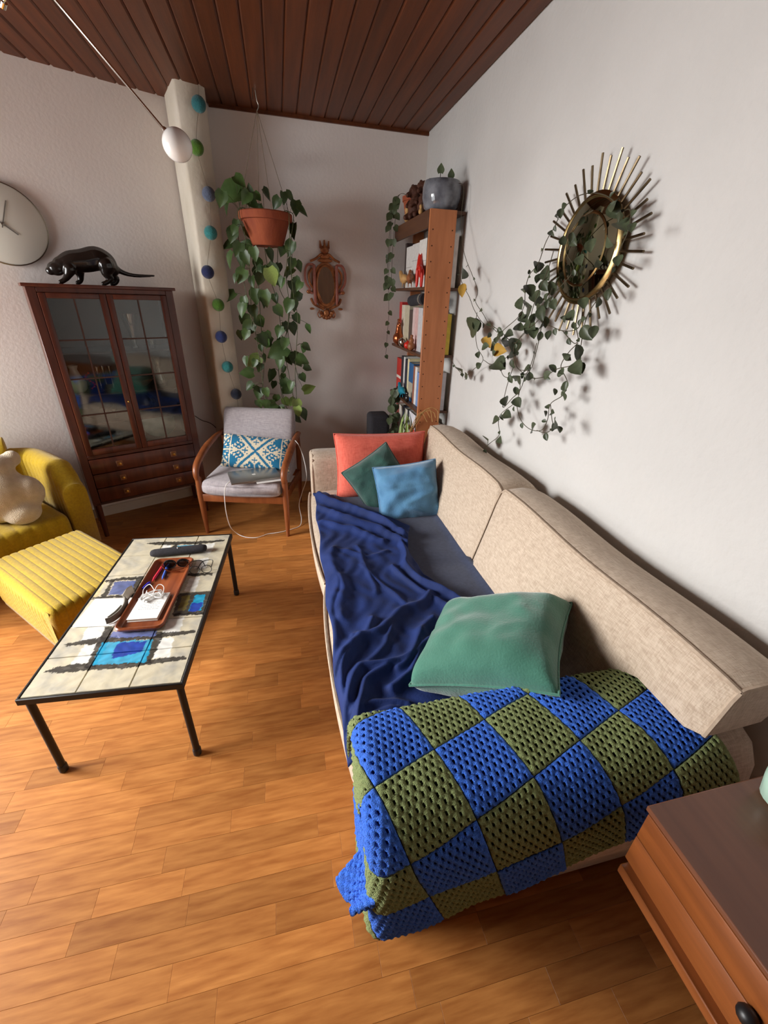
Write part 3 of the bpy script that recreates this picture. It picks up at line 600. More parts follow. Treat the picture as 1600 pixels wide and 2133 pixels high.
# column in the corner
loops = []
for i in range(23):
    z = i / 22 * (ZC + 0.01)
    base = [(-0.49, 3.48), (-0.334, 3.55), (-0.36, 3.81), (-0.60, 3.775)]
    lp = []
    for k, (px, py) in enumerate(base):
        j = 0.010 if k < 2 else 0
        lp.append((px + j * nz(z * 1.7, k * 7.1), py + j * nz(z * 1.9, k * 3.3 + 9), z))
    ch = []
    for k in range(4):      # softened corners
        p = Vector(lp[k]); q0 = Vector(lp[k - 1]); q1 = Vector(lp[(k + 1) % 4])
        ch.append(p + (q0 - p).normalized() * 0.014); ch.append(p + (q1 - p).normalized() * 0.014)
    loops.append(ch)
m = MB(); m.loft(loops)
struct(m.build('trim_1', 'column_paint', ang=50), 'cream painted timber column in the corner')
m = MB()
d0 = Vector((1.18, 3.868, 0)); d1 = Vector((-0.34, 3.805, 0)); nn = Vector((0.041, -0.999, 0))
m.prism([(d0 + nn * 0.0)[:2], (d1)[:2], (d1 + nn * 0.015)[:2], (d0 + nn * 0.015)[:2]], ZC - 0.018, ZC + 0.002)
struct(m.build('trim_2', 'ceiling_wood', smooth=False), 'dark wood bead along the ceiling edge')
U = Vector((0.899, 0.438, 0)); Nn = Vector((0.438, -0.899, 0)); W0 = Vector((-1.17, 3.51, 0))
m = MB()
a0 = W0 - U * 2.0; a1 = W0 + U * 0.60
m.prism([a0[:2], a1[:2], (a1 + Nn * 0.014)[:2], (a0 + Nn * 0.014)[:2]], 0.0, 0.075)
struct(m.build('baseboard_left', 'white_paint', smooth=False), 'white baseboard below the glazed cabinet')

# ================================================================== sofa
SX0 = 0.10
sofa = thing('sofa', 'long beige linen sofa with two big back cushions against the white wall', 'sofa', (0.62, 1.67, 0))
m = MB(); m.rbox((0.17, 0.50, 0.03), (1.10, 2.84, 0.29), 0.03, 3)
m.build('base', 'sofa_linen', sofa, ws=True)
m = MB(); m.rbox((0.98, 0.52, 0.03), (1.135, 2.84, 0.79), 0.04, 4)
m.build('back_frame', 'sofa_linen', sofa, ws=True)
ARM = [(0.505, 0.03), (0.478, 0.16), (0.436, 0.28), (0.418, 0.40), (0.414, 0.50), (0.424, 0.575), (0.455, 0.63), (0.505, 0.653), (0.60, 0.658),
       (0.665, 0.652), (0.697, 0.625), (0.705, 0.54), (0.705, 0.3), (0.70, 0.03)]
def arm_loops(prof, x0, x1):
    cy = sum(p[0] for p in prof) / len(prof); cz = sum(p[1] for p in prof) / len(prof)
    L = []
    for (x, s) in ((x0, 0.90), (x0 + 0.008, 0.955), (x0 + 0.03, 0.99), (x0 + 0.07, 1.0), (x1 - 0.06, 1.0), (x1 - 0.02, 0.98), (x1, 0.92)):
        L.append([(x, cy + (p[0] - cy) * s, cz + (p[1] - cz) * s if p[1] > 0.1 else p[1]) for p in prof])
    return L
m = MB(); m.loft(arm_loops(ARM, 0.12, 1.10))
m.build('near_arm', 'sofa_linen', sofa, ws=True, ang=60)
FARM = [(2.64, 0.03), (2.635, 0.3), (2.63, 0.55), (2.638, 0.63), (2.66, 0.652), (2.75, 0.662), (2.83, 0.655), (2.853, 0.63), (2.862, 0.55), (2.858, 0.3), (2.85, 0.03)]
m = MB(); m.loft(arm_loops(FARM, 0.135, 1.08))
fa = m.build('far_arm', 'sofa_linen', sofa, ws=True, ang=60)
m = MB()
m.tube([(0.150, 2.652, 0.06), (0.143, 2.640, 0.3), (0.140, 2.637, 0.55), (0.146, 2.65, 0.635), (0.150, 2.70, 0.648), (0.150, 2.80, 0.648), (0.146, 2.845, 0.63), (0.14, 2.85, 0.5)], 0.006, 6)
m.build('piping', 'sofa_piping', fa, ws=True)

def puff_box(x0, x1, y0, y1, z0, z1, bulge, nx=16, ny=20, r=0.045, front=0.03):
    """seat cushion: rounded slab with a swollen front and crown"""
    loops = []
    for j in range(ny + 1):
        t = j / ny
        y = y0 + (y1 - y0) * t
        e = min(t, 1 - t) * (y1 - y0)
        s = 1.0 if e > r else math.sqrt(max(0.0, 1 - ((r - e) / r) ** 2)) * 0.5 + 0.5
        crown = bulge * math.sin(math.pi * t) ** 0.6 if 0 < t < 1 else 0
        fx = x0 - front * (math.sin(math.pi * t) ** 0.7 if 0 < t < 1 else 0)
        zm = (z0 + z1) / 2; hz = (z1 - z0) / 2
        lp = []
        for k in range(28):
            th = 2 * math.pi * k / 28
            cx = math.copysign(abs(math.cos(th)) ** 0.28, math.cos(th)); sz = math.copysign(abs(math.sin(th)) ** 0.42, math.sin(th))
            xx = (fx + x1) / 2 + cx * (x1 - fx) / 2
            zz = zm + sz * hz * s + (crown * max(0, sz) * (1 - abs(cx) ** 4))
            lp.append((xx, y, zz))
        loops.append(lp)
    return loops
for (y0, y1) in ((0.712, 1.575), (1.58, 2.632)):
    m = MB(); m.loft(puff_box(0.115, 0.86, y0, y1, 0.27, 0.44, 0.012))
    c = m.build('seat_cushion', 'sofa_linen', sofa, ws=True, ang=70)
    m = MB(); m.tube([(0.116 - 0.03 * (math.sin(math.pi * k / 20) ** 0.7 if 0 < k < 20 else 0.0), y0 + 0.012 + (y1 - y0 - 0.024) * k / 20, 0.418) for k in range(21)], 0.006, 6)
    m.build('piping', 'sofa_piping', c, ws=True)

def back_cushion(y0, y1, near):
    n = 30
    loops = []
    for j in range(n + 1):
        t = j / n
        y = y0 + (y1 - y0) * t
        e = min(t, 1 - t) * (y1 - y0)
        r = 0.05
        s = 1.0 if e > r else 0.86 + 0.14 * math.sqrt(max(0.0, 1 - ((r - e) / r) ** 2))
        k = sstep(0.66, 0.76, y) if near else 1.0
        bz = 0.70 + (0.44 - 0.70) * k
        bx = 0.805 + 0.115 * ((bz - 0.44) / 0.42)
        sw = 0.012 * math.sin(math.pi * t)
        zt = 0.862 + (0.006 * math.sin(2 * math.pi * t * 1.5))
        q = [(bx, bz), (bx + (0.918 - bx) * 0.25 - sw, bz + (zt - bz) * 0.25), (bx + (0.918 - bx) * 0.5 - sw * 1.5, bz + (zt - bz) * 0.5), (bx + (0.918 - bx) * 0.78 - sw, bz + (zt - bz) * 0.8),
             (0.914, zt - 0.022), (0.921, zt - 0.006), (0.936, zt), (1.0, zt + 0.004), (1.07, zt - 0.012), (1.112, zt - 0.032), (1.128, zt - 0.055), (1.125, zt - 0.12), (1.10, bz + 0.05), (1.07, bz + 0.005), (0.95, bz - 0.004), (bx + 0.03, bz - 0.006)]
        cx = sum(p[0] for p in q) / len(q); cz = sum(p[1] for p in q) / len(q)
        loops.append([(cx + (p[0] - cx) * s, y, cz + (p[1] - cz) * s) for p in q])
    m = MB(); m.loft(loops)
    o = m.build('back_cushion', 'sofa_linen', sofa, ws=True, ang=65)
    for idx in (5, 10):
        p = MB(); p.tube([loops[j][idx] for j in range(0, n + 1)], 0.0065, 6)
        p.build('piping', 'sofa_piping', o, ws=True)
    if near:
        p = MB(); lp = loops[0]
        p.tube([lp[k] for k in (0, 1, 2, 3, 4, 5)], 0.0065, 6); p.build('piping', 'sofa_piping', o, ws=True)
        p = MB(); p.tube([lp[k] for k in (5, 6, 7, 8, 9, 10)], 0.0055, 6); p.build('piping', 'sofa_piping', o, ws=True)
    else:
        p = MB(); lp = loops[0]
        p.tube([lp[k] for k in range(0, 11)], 0.0045, 6); p.build('piping', 'sofa_piping', o, ws=True)
back_cushion(0.452, 1.57, True)
back_cushion(1.58, 2.615, False)

# ------------------------------------------------------------------ slate cover on the seat and navy throw
def cover_pt(u, v):
    y = 0.80 + (2.46 - 0.80) * v
    x = 0.20 + (0.828 - 0.20) * u
    z = 0.458 + 0.012 * math.sin(math.pi * min(1, max(0, ((y - 0.712) / 0.863 if y < 1.575 else (y - 1.58) / 1.052)))) + 0.002 * nz(x * 9, y * 9)
    z += 0.02 * sstep(0.79, 0.828, x)
    return (x, y, z)
m = MB(); m.grid(cover_pt, 30, 70)
o = m.build('seat_cover', 'slate_cloth', origin=(0.5, 1.6, 0.46))
mod = o.modifiers.new('Solidify', 'SOLIDIFY'); mod.thickness = 0.004; mod.offset = -1
tag(o, 'flat slate blue cloth spread over the sofa seat beside the navy throw', 'seat cover')

YL = [0.70, 0.80, 1.0, 1.27, 1.6, 2.03, 2.30, 2.47]
XL = [0.100, 0.088, 0.094, 0.104, 0.110, 0.122, 0.130, 0.132]
YR = [0.70, 0.80, 0.95, 1.19, 1.30, 1.5, 1.71, 1.95, 2.15, 2.35, 2.47]
XR = [0.30, 0.50, 0.74, 0.775, 0.66, 0.545, 0.552, 0.61, 0.47, 0.27, 0.20]
def seg_dist(X, Y, a, b_):
    dx, dy = b_[0] - a[0], b_[1] - a[1]
    t = np.clip(((X - a[0]) * dx + (Y - a[1]) * dy) / (dx * dx + dy * dy + 1e-12), 0, 1)
    return np.hypot(X - a[0] - t * dx, Y - a[1] - t * dy)
NU, NV = 120, 280
UU, VV = np.meshgrid(np.linspace(0, 1, NU + 1), np.linspace(0, 1, NV + 1), indexing='ij')
TY = 0.735 + (2.47 - 0.735) * VV
TXL = np.interp(TY, YL, XL) + 0.006 * np.sin(TY * 17)
TXR = np.interp(TY, YR, XR) + 0.010 * np.sin(TY * 13 + 1)
TX = TXL + (TXR - TXL) * UU
WXX = TX + 0.012 * np.sin(TY * 19 + TX * 9) ; WYY = TY + 0.014 * np.sin(TX * 23 + TY * 7)
FOLD = np.zeros(TX.shape)
for pl, amp, wd in THROW_FOLDS:
    d = np.min([seg_dist(WXX, WYY, pl[k], pl[k + 1]) for k in range(len(pl) - 1)], axis=0)
    FOLD = np.maximum(FOLD, amp * 1.15 * np.exp(-(d / (wd * 1.05)) ** 2)) + 0.25 * amp * np.exp(-(d / (wd * 2.2)) ** 2)
FOLD += 0.0035 * (np.sin(TX * 46 + 3 * np.sin(TY * 9)) * np.cos(TY * 31 + 2 * np.sin(TX * 14))) + 0.0015 * np.sin(TX * 95 + 4 * np.sin(TY * 22))
def throw_pt(u, v):
    i = round(u * NU); j = round(v * NV)
    x, y, f = float(TX[i, j]), float(TY[i, j]), float(FOLD[i, j])
    z = 0.483 + f
    bulge = 0.115 - 0.03 * (math.sin(math.pi * min(1, max(0, ((y - 0.712) / 0.863 if y < 1.575 else (y - 1.58) / 1.052)))) ** 0.7)
    e = x - bulge
    if e < 0.05:
        z -= 0.030 * ((0.05 - e) / 0.05) ** 2
    hang = sstep(0.90, 0.735, y) * sstep(0.16, 0.085, x)
    z -= 0.05 * hang
    return (x, y, z)
m = MB(); m.grid(throw_pt, NU, NV)
o = m.build('throw_blanket', 'navy_velvet', origin=(0.3, 1.5, 0.46), ang=0)
mod = o.modifiers.new('Solidify', 'SOLIDIFY'); mod.thickness = 0.005; mod.offset = -1
tag(o, 'crumpled navy blue velvet throw spread along the sofa seat', 'blanket')

# ------------------------------------------------------------------ pillows
def pillow(name, w, h, t, M, mat, seed=0, wr=0.006, n=34, seam=True, sag=0.0, label='', cat='pillow', colfn=None, group=None, corner=0.10, seam_mat=None):
    """stuffed square: pinched corners, seam around the rim, wrinkles"""
    r = random.Random(seed)
    vs = []; fs = []
    def pt(u, v, side):
        cu = 1 - corner * (1 - v * v) * abs(u) ** 4 * 0.9
        cv = 1 - corner * (1 - u * u) * abs(v) ** 4 * 0.9
        x = u * w / 2 * (1 - corner * 0.7 * (1 - v ** 2) * u * u * 0.8)
        y = v * h / 2 * (1 - corner * 0.7 * (1 - u ** 2) * v * v * 0.8)
        th = (max(0, 1 - u ** 4) * max(0, 1 - v ** 4)) ** 0.55
        z = side * th * t / 2
        rim = (1 - th)
        ww = wr * (nz(x * 16 + seed, y * 16, seed * 3.1 + side) + 0.7 * (1 - abs(nz(x * 9 + y * 7, y * 8 - x * 5 + seed, side * 2.0 + seed))) - 0.35) * th ** 0.4
        rad = math.atan2(v, u)
        ww += wr * 2.6 * nz(rad * 2.6 + seed, rim * 1.5, seed * 1.7) * rim * th * 2.2 + wr * 1.2 * (1 - abs(nz(x * 5 + seed, y * 13, 4.4))) ** 3 * th
        z += side * ww
        z -= sag * (x * x + y * y) * 2
        return (x, y, z)
    for side in (1, -1):
        base = len(vs)
        for i in range(n + 1):
            for j in range(n + 1):
                u = -1 + 2 * i / n; v = -1 + 2 * j / n
                u = math.copysign(abs(u) ** 0.85, u); v = math.copysign(abs(v) ** 0.85, v)
                vs.append(pt(u, v, side))
        for i in range(n):
            for j in range(n):
                a = base + i * (n + 1) + j
                q = (a, a + n + 1, a + n + 2, a + 1)
                fs.append(q if side == 1 else tuple(reversed(q)))
    me = bpy.data.meshes.new(name)
    me.from_pydata(vs, [], fs)
    bm = bmesh.new(); bm.from_mesh(me)
    bmesh.ops.remove_doubles(bm, verts=bm.verts[:], dist=0.0004)
    bm.to_mesh(me); bm.free()
    me.shade_smooth()
    if colfn:
        cols = [(*colfn(v.co.x / (w / 2), v.co.y / (h / 2)), 1.0) for v in me.vertices]
        at = me.color_attributes.new('Col', 'FLOAT_COLOR', 'POINT')
        at.data.foreach_set('color', np.asarray(cols, dtype=np.float32).ravel())
    me.materials.append(MATS[mat])
    root = thing(name, label, cat, (M[0][3], M[1][3], M[2][3]), 0, group)
    root.rotation_euler = M.to_euler()
    o = bpy.data.objects.new('cover', me); col.objects.link(o); o.parent = root
    if seam:
        rim = []
        k = 40
        for a in range(4):
            for i in range(k):
                s_ = -1 + 2 * i / k
                u, v = ((s_, -1), (1, s_), (-s_, 1), (-1, -s_))[a]
                rim.append(pt(u, v, 1))
        rim.append(rim[0])
        s = MB(); s.tube(rim, 0.0042, 6, cap=False)
        s.build('seam', seam_mat or mat, root)
    return root
pillow('throw_pillow', 0.60, 0.42, 0.17, axes((1, 0.03, -0.02), (0.02, 0.30, 0.95), (0.575, 2.50, 0.632)), 'coral_cloth', 3, 0.003,
       label='large coral pink pillow propped against the far sofa arm')
pillow('throw_pillow', 0.33, 0.33, 0.13, axes((0.82, 0.10, 0.50), (-0.5, 0.42, 0.75), (0.525, 2.33, 0.605)), 'dark_green_velvet', 7, 0.012,
       label='small dark green velvet pillow tucked behind the blue pillow')
pillow('throw_pillow', 0.37, 0.34, 0.15, axes((0.985, -0.10, 0.13), (-0.10, 0.40, 0.92), (0.66, 2.155, 0.59)), 'blue_velvet', 12, 0.013,
       label='sky blue velvet pillow leaning on the sofa back cushion')
pillow('throw_pillow', 0.45, 0.39, 0.20, axes((0.295, -0.245, 0.18), (0.25, 0.245, 0.035), (0.590, 0.905, 0.622)), 'green_velvet', 21, 0.009,
       label='big green velvet pillow slumped against the crochet covered arm', corner=0.14)

# ================================================================== crochet blanket over the near arm
BP = [(0.722, 0.47), (0.722, 0.56), (0.712, 0.63), (0.69, 0.668), (0.60, 0.682), (0.50, 0.676), (0.443, 0.648), (0.406, 0.585), (0.396, 0.49), (0.399, 0.40), (0.410, 0.30), (0.425, 0.20), (0.445, 0.08)]
_c = crv([(0, p[0], p[1]) for p in BP], 8)
_arc = [0.0]
for i in range(1, len(_c)): _arc.append(_arc[-1] + (_c[i] - _c[i - 1]).length)
_t0 = interp(0.700, [p[1] for p in reversed(_c[:40])], list(reversed(_arc[:40]))) if False else _arc[min(range(len(_c)), key=lambda i: (abs(_c[i].y - 0.70) + (10 if _c[i].z < 0.64 else 0)))]
_ya = [p.y for p in _c]; _za = [p.z for p in _c]
def arm_surface(s, t):
    a = t + _t0
    y = interp(a, _arc, _ya); z = interp(a, _arc, _za)
    x = s
    if s < 0.135:
        d = 0.135 - s
        bend = min(d, 0.05)
        rest_ = max(0.0, d - 0.05)
        th = bend / 0.05 * math.pi / 2
        x = 0.135 - 0.034 * math.sin(th)
        drop = 0.034 * (1 - math.cos(th)) + rest_
        w = sstep(0.13, 0.36, t)
        z -= drop * (1 - w)
        y += drop * w
    # gentle slackness
    z += 0.006 * nz(s * 9, t * 9, 3.3)
    y += 0.008 * nz(s * 7 + 4, t * 7, 1.1) * sstep(0.2, 0.4, t) - 0.006 * sstep(0.5, 0.75, t)
    return Vector((x, y, z))
E1 = (0.148, -0.050); E2 = (0.050, 0.146); J0 = (0.272, 0.14)
blanket = thing('crochet_blanket', 'blue and olive granny square crochet blanket draped over the sofa arm', 'blanket', (0.5, 0.45, 0.5))
NR = 9        # stitch rows per square
SUB = 4
def crochet_square(i0, j0, blue):
    r = random.Random(i0 * 17 + j0)
    m = MB()
    n = NR * SUB
    P = {}
    def st(u, v):
        return (J0[0] + (i0 + u) * E1[0] + (j0 + v) * E2[0], J0[1] + (i0 + u) * E1[1] + (j0 + v) * E2[1])
    def pos(u, v, h):
        a = arm_surface(*st(u, v)); du = arm_surface(*st(u + 0.01, v)) - a; dv = arm_surface(*st(u, v + 0.01)) - a
        nn_ = du.cross(dv)
        if nn_.length > 1e-12: nn_.normalize()
        if nn_.z - nn_.y - 0.9 * nn_.x < 0: nn_ = -nn_
        return a + nn_ * h
    g = 0.006
    vs = []
    for a in range(n + 1):
        for b_ in range(n + 1):
            u = g + (1 - 2 * g) * a / n; v = g + (1 - 2 * g) * b_ / n
            row = b_ / SUB
            fr = row - math.floor(row)
            shift = 0.5 * (math.floor(row) % 2)
            cl = (a / SUB + shift) % 1.0
            bmp = 0.0055 * (math.sin(math.pi * cl) ** 0.7) * (0.45 + 0.55 * math.sin(math.pi * (0.15 + 0.8 * fr)))
            edge = min(a, b_, n - a, n - b_) / SUB
            if edge < 0.5: bmp *= 0.5
            vs.append(pos(u, v, 0.004 + bmp + 0.0008 * r.uniform(-1, 1)))
    fs = []
    for a in range(n):
        for b_ in range(n):
            row = b_ // SUB; rr = b_ % SUB
            cell = (a + (SUB // 2 if row % 2 else 0)) % SUB
            hole = (cell in (0,) and rr in (1, 2)) and 2 <= a < n - 2 and 1 <= b_ < n - 1
            if hole: continue
            q = a * (n + 1) + b_
            fs.append((q, q + n + 1, q + n + 2, q + 1))
    m.add(vs, fs)
    o = m.build('granny_square', 'yarn_blue' if blue else 'yarn_olive', blanket, ws=True, ang=0)
    md = o.modifiers.new('Solidify', 'SOLIDIFY'); md.thickness = 0.0035; md.offset = -1
    # second layer of the doubled blanket, coloured dark as shade in the holes
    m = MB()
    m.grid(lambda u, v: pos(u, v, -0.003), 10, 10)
    b2 = m.build('backing', 'yarn_shade_blue' if blue else 'yarn_shade_olive', None, origin=(0.5, 0.45, 0.5), ang=0)
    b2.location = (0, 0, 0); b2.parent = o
for i in range(-3, 4):
    for j in range(-2, 3):
        cs = J0[0] + (i + .5) * E1[0] + (j + .5) * E2[0]; ct = J0[1] + (i + .5) * E1[1] + (j + .5) * E2[1]
        if ct < -0.13 or cs < (-0.03 if j >= 1 else -0.02): continue
        crochet_square(i, j, (i + j) % 2 == 0)
# folded corner sticking out at the front of the arm
m = MB()
def flap(u, v):
    ang_ = v * 4.2
    x = 0.108 - 0.055 * u + 0.022 * math.sin(ang_) * u
    y = 0.400 + 0.11 * v + 0.018 * math.cos(ang_) * u
    z = 0.475 - 0.085 * u - 0.03 * math.sin(math.pi * v) + 0.02 * math.sin(ang_ + 1) * u
    k = 0.004 * math.sin(u * 26) * math.sin(v * 40)
    return (x - k, y, z + k)
m.grid(flap, 24, 28)
o = m.build('granny_square', 'yarn_blue', blanket, ws=True, ang=0)
md = o.modifiers.new('Solidify', 'SOLIDIFY'); md.thickness = 0.014; md.offset = 0

# ================================================================== tiled coffee table
TW, TL_, TH = 0.515, 1.034, 0.405
table = thing('coffee_table', 'low coffee table with painted ceramic tile top and thin black metal legs', 'table', (-0.636, 1.668, 0), math.radians(-3.86))
fr = 0.009
for k, (a, b_) in enumerate((((-TW / 2, -TL_ / 2, TH - 0.026), (TW / 2, -TL_ / 2 + fr, TH)), ((-TW / 2, TL_ / 2 - fr, TH - 0.026), (TW / 2, TL_ / 2, TH)),
                             ((-TW / 2, -TL_ / 2 + fr, TH - 0.026), (-TW / 2 + fr, TL_ / 2 - fr, TH)), ((TW / 2 - fr, -TL_ / 2 + fr, TH - 0.026), (TW / 2, TL_ / 2 - fr, TH)))):
    m = MB(); m.rbox(a, b_, 0.002, 1); m.build('frame_bar', 'black_metal', table)
m = MB(); m.box((-TW / 2 + fr, -TL_ / 2 + fr, TH - 0.022), (TW / 2 - fr, TL_ / 2 - fr, TH - 0.008)); m.build('tabletop_board', 'grout', table, smooth=False)
for sx in (-1, 1):
    for sy in (-1, 1):
        x, y = sx * (TW / 2 - 0.022), sy * (TL_ / 2 - 0.022)
        m = MB(); m.tube([(x, y, 0.02), (x, y, TH - 0.02)], 0.0125, 10); lg = m.build('leg', 'black_metal', table)
        m = MB(); m.lathe([(0.011, 0.0), (0.0155, 0.004), (0.0155, 0.03), (0.013, 0.034)], (x, y, 0), 12); m.build('foot', 'black_plastic', lg)
PC = {'w': (236, 236, 232), 'y': (214, 196, 150), 'k': (40, 38, 36), 'l': (104, 116, 168), 't': (34, 156, 196), 'b': (36, 52, 156), 'g': (82, 96, 146), 'o': (118, 106, 52)}
PCL = {k: np.array(lin(v)[:3]) for k, v in PC.items()}
BASEC = np.array(lin((206, 196, 170))[:3]); GREYC = np.array(lin((160, 158, 152))[:3])
def inpoly(X, Y, poly):
    res = np.zeros(X.shape, bool)
    n = len(poly)
    for i in range(n):
        x0, y0 = poly[i]; x1, y1 = poly[(i + 1) % n]
        c = ((y0 > Y) != (y1 > Y)) & (X < (x1 - x0) * (Y - y0) / (y1 - y0 + 1e-12) + x0)
        res ^= c
    return res
def wob(X, Y, f, s):
    return np.sin(X * f + s + 2.1 * np.sin(Y * f * 0.63 + s * 1.7)) * np.cos(Y * f * 0.91 + 1.3 * s + 1.7 * np.sin(X * f * 0.55))
def paint(X, Y):
    cloud = 0.5 + 0.25 * (wob(X, Y, 23, 1.0) + wob(X, Y, 51, 2.0)) + 0.12 * wob(X, Y, 140, 4.0)
    cl = np.clip((cloud - 0.35) * 1.3, 0, 1)[..., None]
    C = BASEC * (1 - cl * 0.85) + GREYC * (cl * 0.85)
    dx = 0.0035 * wob(X, Y, 130, 3.0) + 0.0022 * wob(X, Y, 420, 5.0); dy = 0.0035 * wob(X, Y, 150, 7.0) + 0.0022 * wob(X, Y, 390, 9.0)
    for c, pl in PAINT:
        msk = inpoly(X + dx, Y + dy, pl)
        tone = 0.5 + 0.5 * wob(X, Y, 95, 11.0 + len(pl))
        k = {'k': 0.93, 'w': 0.75}.get(c, 0.92)
        tgt = PCL[c] * (0.8 + 0.4 * tone[..., None])
        if c == 'k':
            streak = (wob(X * 0.3, Y * 3, 160, 2.0) > 0.75)[..., None]
            tgt = np.where(streak, tgt * 4.5, tgt)
        C = np.where(msk[..., None], C * (1 - k) + tgt * k, C)
    return C
nc, nr = 3, 6
tw = (TW - 2 * fr) / nc; tl = (TL_ - 2 * fr) / nr
g = 0.0012
n = 54
for i in range(nc):
    for j in range(nr):
        x0 = -TW / 2 + fr + i * tw + g; x1 = -TW / 2 + fr + (i + 1) * tw - g
        y0 = -TL_ / 2 + fr + j * tl + g; y1 = -TL_ / 2 + fr + (j + 1) * tl - g
        xs = np.concatenate(([x0], np.linspace(x0 + 0.0015, x1 - 0.0015, n), [x1])); ys = np.concatenate(([y0], np.linspace(y0 + 0.0015, y1 - 0.0015, n), [y1]))
        X, Y = np.meshgrid(xs, ys, indexing='ij')
        Z = np.full(X.shape, TH - 0.001) + 0.0006 * wob(X, Y, 60, 1.0)
        Z[0, :] = Z[-1, :] = TH - 0.006; Z[:, 0] = Z[:, -1] = TH - 0.006
        C = paint(X, Y)
        C4 = np.concatenate([C, np.ones(C.shape[:2] + (1,))], -1).reshape(-1, 4)
        k = n + 2
        m = MB()
        m.v = list(map(tuple, np.stack([X, Y, Z], -1).reshape(-1, 3).tolist()))
        m.f = [(a * k + b_, (a + 1) * k + b_, (a + 1) * k + b_ + 1, a * k + b_ + 1) for a in range(k - 1) for b_ in range(k - 1)]
        m.build('tile', 'tile_glaze', table, cols=C4, ang=30)

# things on the table (world positions on the tiles)
TZ = TH + 0.0005
def rot2(x, y, c, a): return (c[0] + x * math.cos(a) - y * math.sin(a), c[1] + x * math.sin(a) + y * math.cos(a))
# wooden tray
ta = math.radians(-4.5)
tray = thing('serving_tray', 'long brown wooden tray with rounded rim on the tiled table', 'tray', (-0.607, 1.676, TZ), ta)
hw, hl = 0.092, 0.252
def rrect(hx, hy, r, z, n=6):
    out = []
    for (cx, cy, a0) in ((hx - r, hy - r, 0), (-hx + r, hy - r, 90), (-hx + r, -hy + r, 180), (hx - r, -hy + r, 270)):
        for k in range(n + 1):
            a = math.radians(a0 + 90 * k / n); out.append((cx + r * math.cos(a), cy + r * math.sin(a), z))
    return out
m = MB(); m.loft([rrect(hw - 0.012, hl - 0.012, 0.02, 0.0), rrect(hw - 0.002, hl - 0.002, 0.028, 0.010), rrect(hw, hl, 0.03, 0.019), rrect(hw - 0.004, hl - 0.004, 0.027, 0.024),
                  rrect(hw - 0.013, hl - 0.013, 0.02, 0.022), rrect(hw - 0.020, hl - 0.020, 0.016, 0.010), rrect(hw - 0.024, hl - 0.024, 0.014, 0.008)])
m.build('tray_body', 'tray_wood', tray, ang=50)
tz = TZ + 0.0085
def slab(name, cx, cy, hx, hy, a, z0, z1, mat, label, cat, r=0.002, parts=None):
    root = thing(name, label, cat, (cx, cy, z0), a)
    m = MB(); m.rbox((-hx, -hy, 0), (hx, hy, z1 - z0), r, 2); m.build(parts or 'body', mat, root)
    return root
nb = thing('notebook', 'white paper notebook lying in the wooden tray', 'notebook', (-0.618, 1.565, tz), math.radians(-5.5))
m = MB(); m.rbox((-0.058, -0.083, 0.0), (0.058, 0.083, 0.002), 0.0008, 1); m.build('back_cover', 'paper', nb)
m = MB(); m.rbox((-0.056, -0.081, 0.002), (0.057, 0.081, 0.012), 0.001, 1); m.build('pages', 'paper_edge', nb)
m = MB(); m.rbox((-0.058, -0.083, 0.012), (0.058, 0.083, 0.0135), 0.0006, 1); m.build('top_sheet', 'paper', nb)
m = MB()
for r_ in range(5):
    yy = 0.02 - r_ * 0.011; x_ = -0.035
    rr = random.Random(r_)
    while x_ < 0.035:
        L = rr.uniform(0.004, 0.012); m.box((x_, yy, 0.0135), (x_ + L, yy + 0.0012, 0.01375)); x_ += L + 0.003
m.build('handwriting', 'strap_grey', nb, smooth=False)['kind'] = 'stuff'
# earphones: tangled white cord on the notebook
pts = []
rr = random.Random(5)
for k in range(30):
    a = k * 1.05
    pts.append((-0.617 + 0.038 * math.cos(a) + rr.uniform(-.010, .010), 1.62 + 0.024 * math.sin(a * 1.3) + rr.uniform(-.012, .012), tz + 0.018 + 0.010 * abs(math.sin(k * 0.7))))
ear = thing('earphones', 'tangled white corded earphones heaped on the notebook', 'earphones', (-0.617, 1.62, tz + 0.015))
m = MB(); m.tube(crv(pts, 6), 0.0017, 6); m.build('cord', 'white_plastic', ear, ws=True)
m = MB(); m.tube(crv([(-0.655, 1.625, tz + .018), (-0.66, 1.66, tz + .03), (-0.635, 1.672, tz + .045), (-0.61, 1.64, tz + .03)], 6), 0.0017, 6); m.build('cord', 'white_plastic', ear, ws=True)
m = MB(); m.tube(crv([(-0.62, 1.61, tz + .018), (-0.60, 1.66, tz + .045), (-0.575, 1.65, tz + .04), (-0.575, 1.61, tz + .02)], 6), 0.0017, 6); m.build('cord', 'white_plastic', ear, ws=True)
for p in ((-0.655, 1.605, tz + .021), (-0.64, 1.59, tz + .021)):
    m = MB(); m.ball(p, (0.007, 0.007, 0.006), 10, 6); m.tube([p, (p[0] + .012, p[1] - .01, p[2])], 0.003, 6); m.build('earbud', 'white_plastic', ear, ws=True)
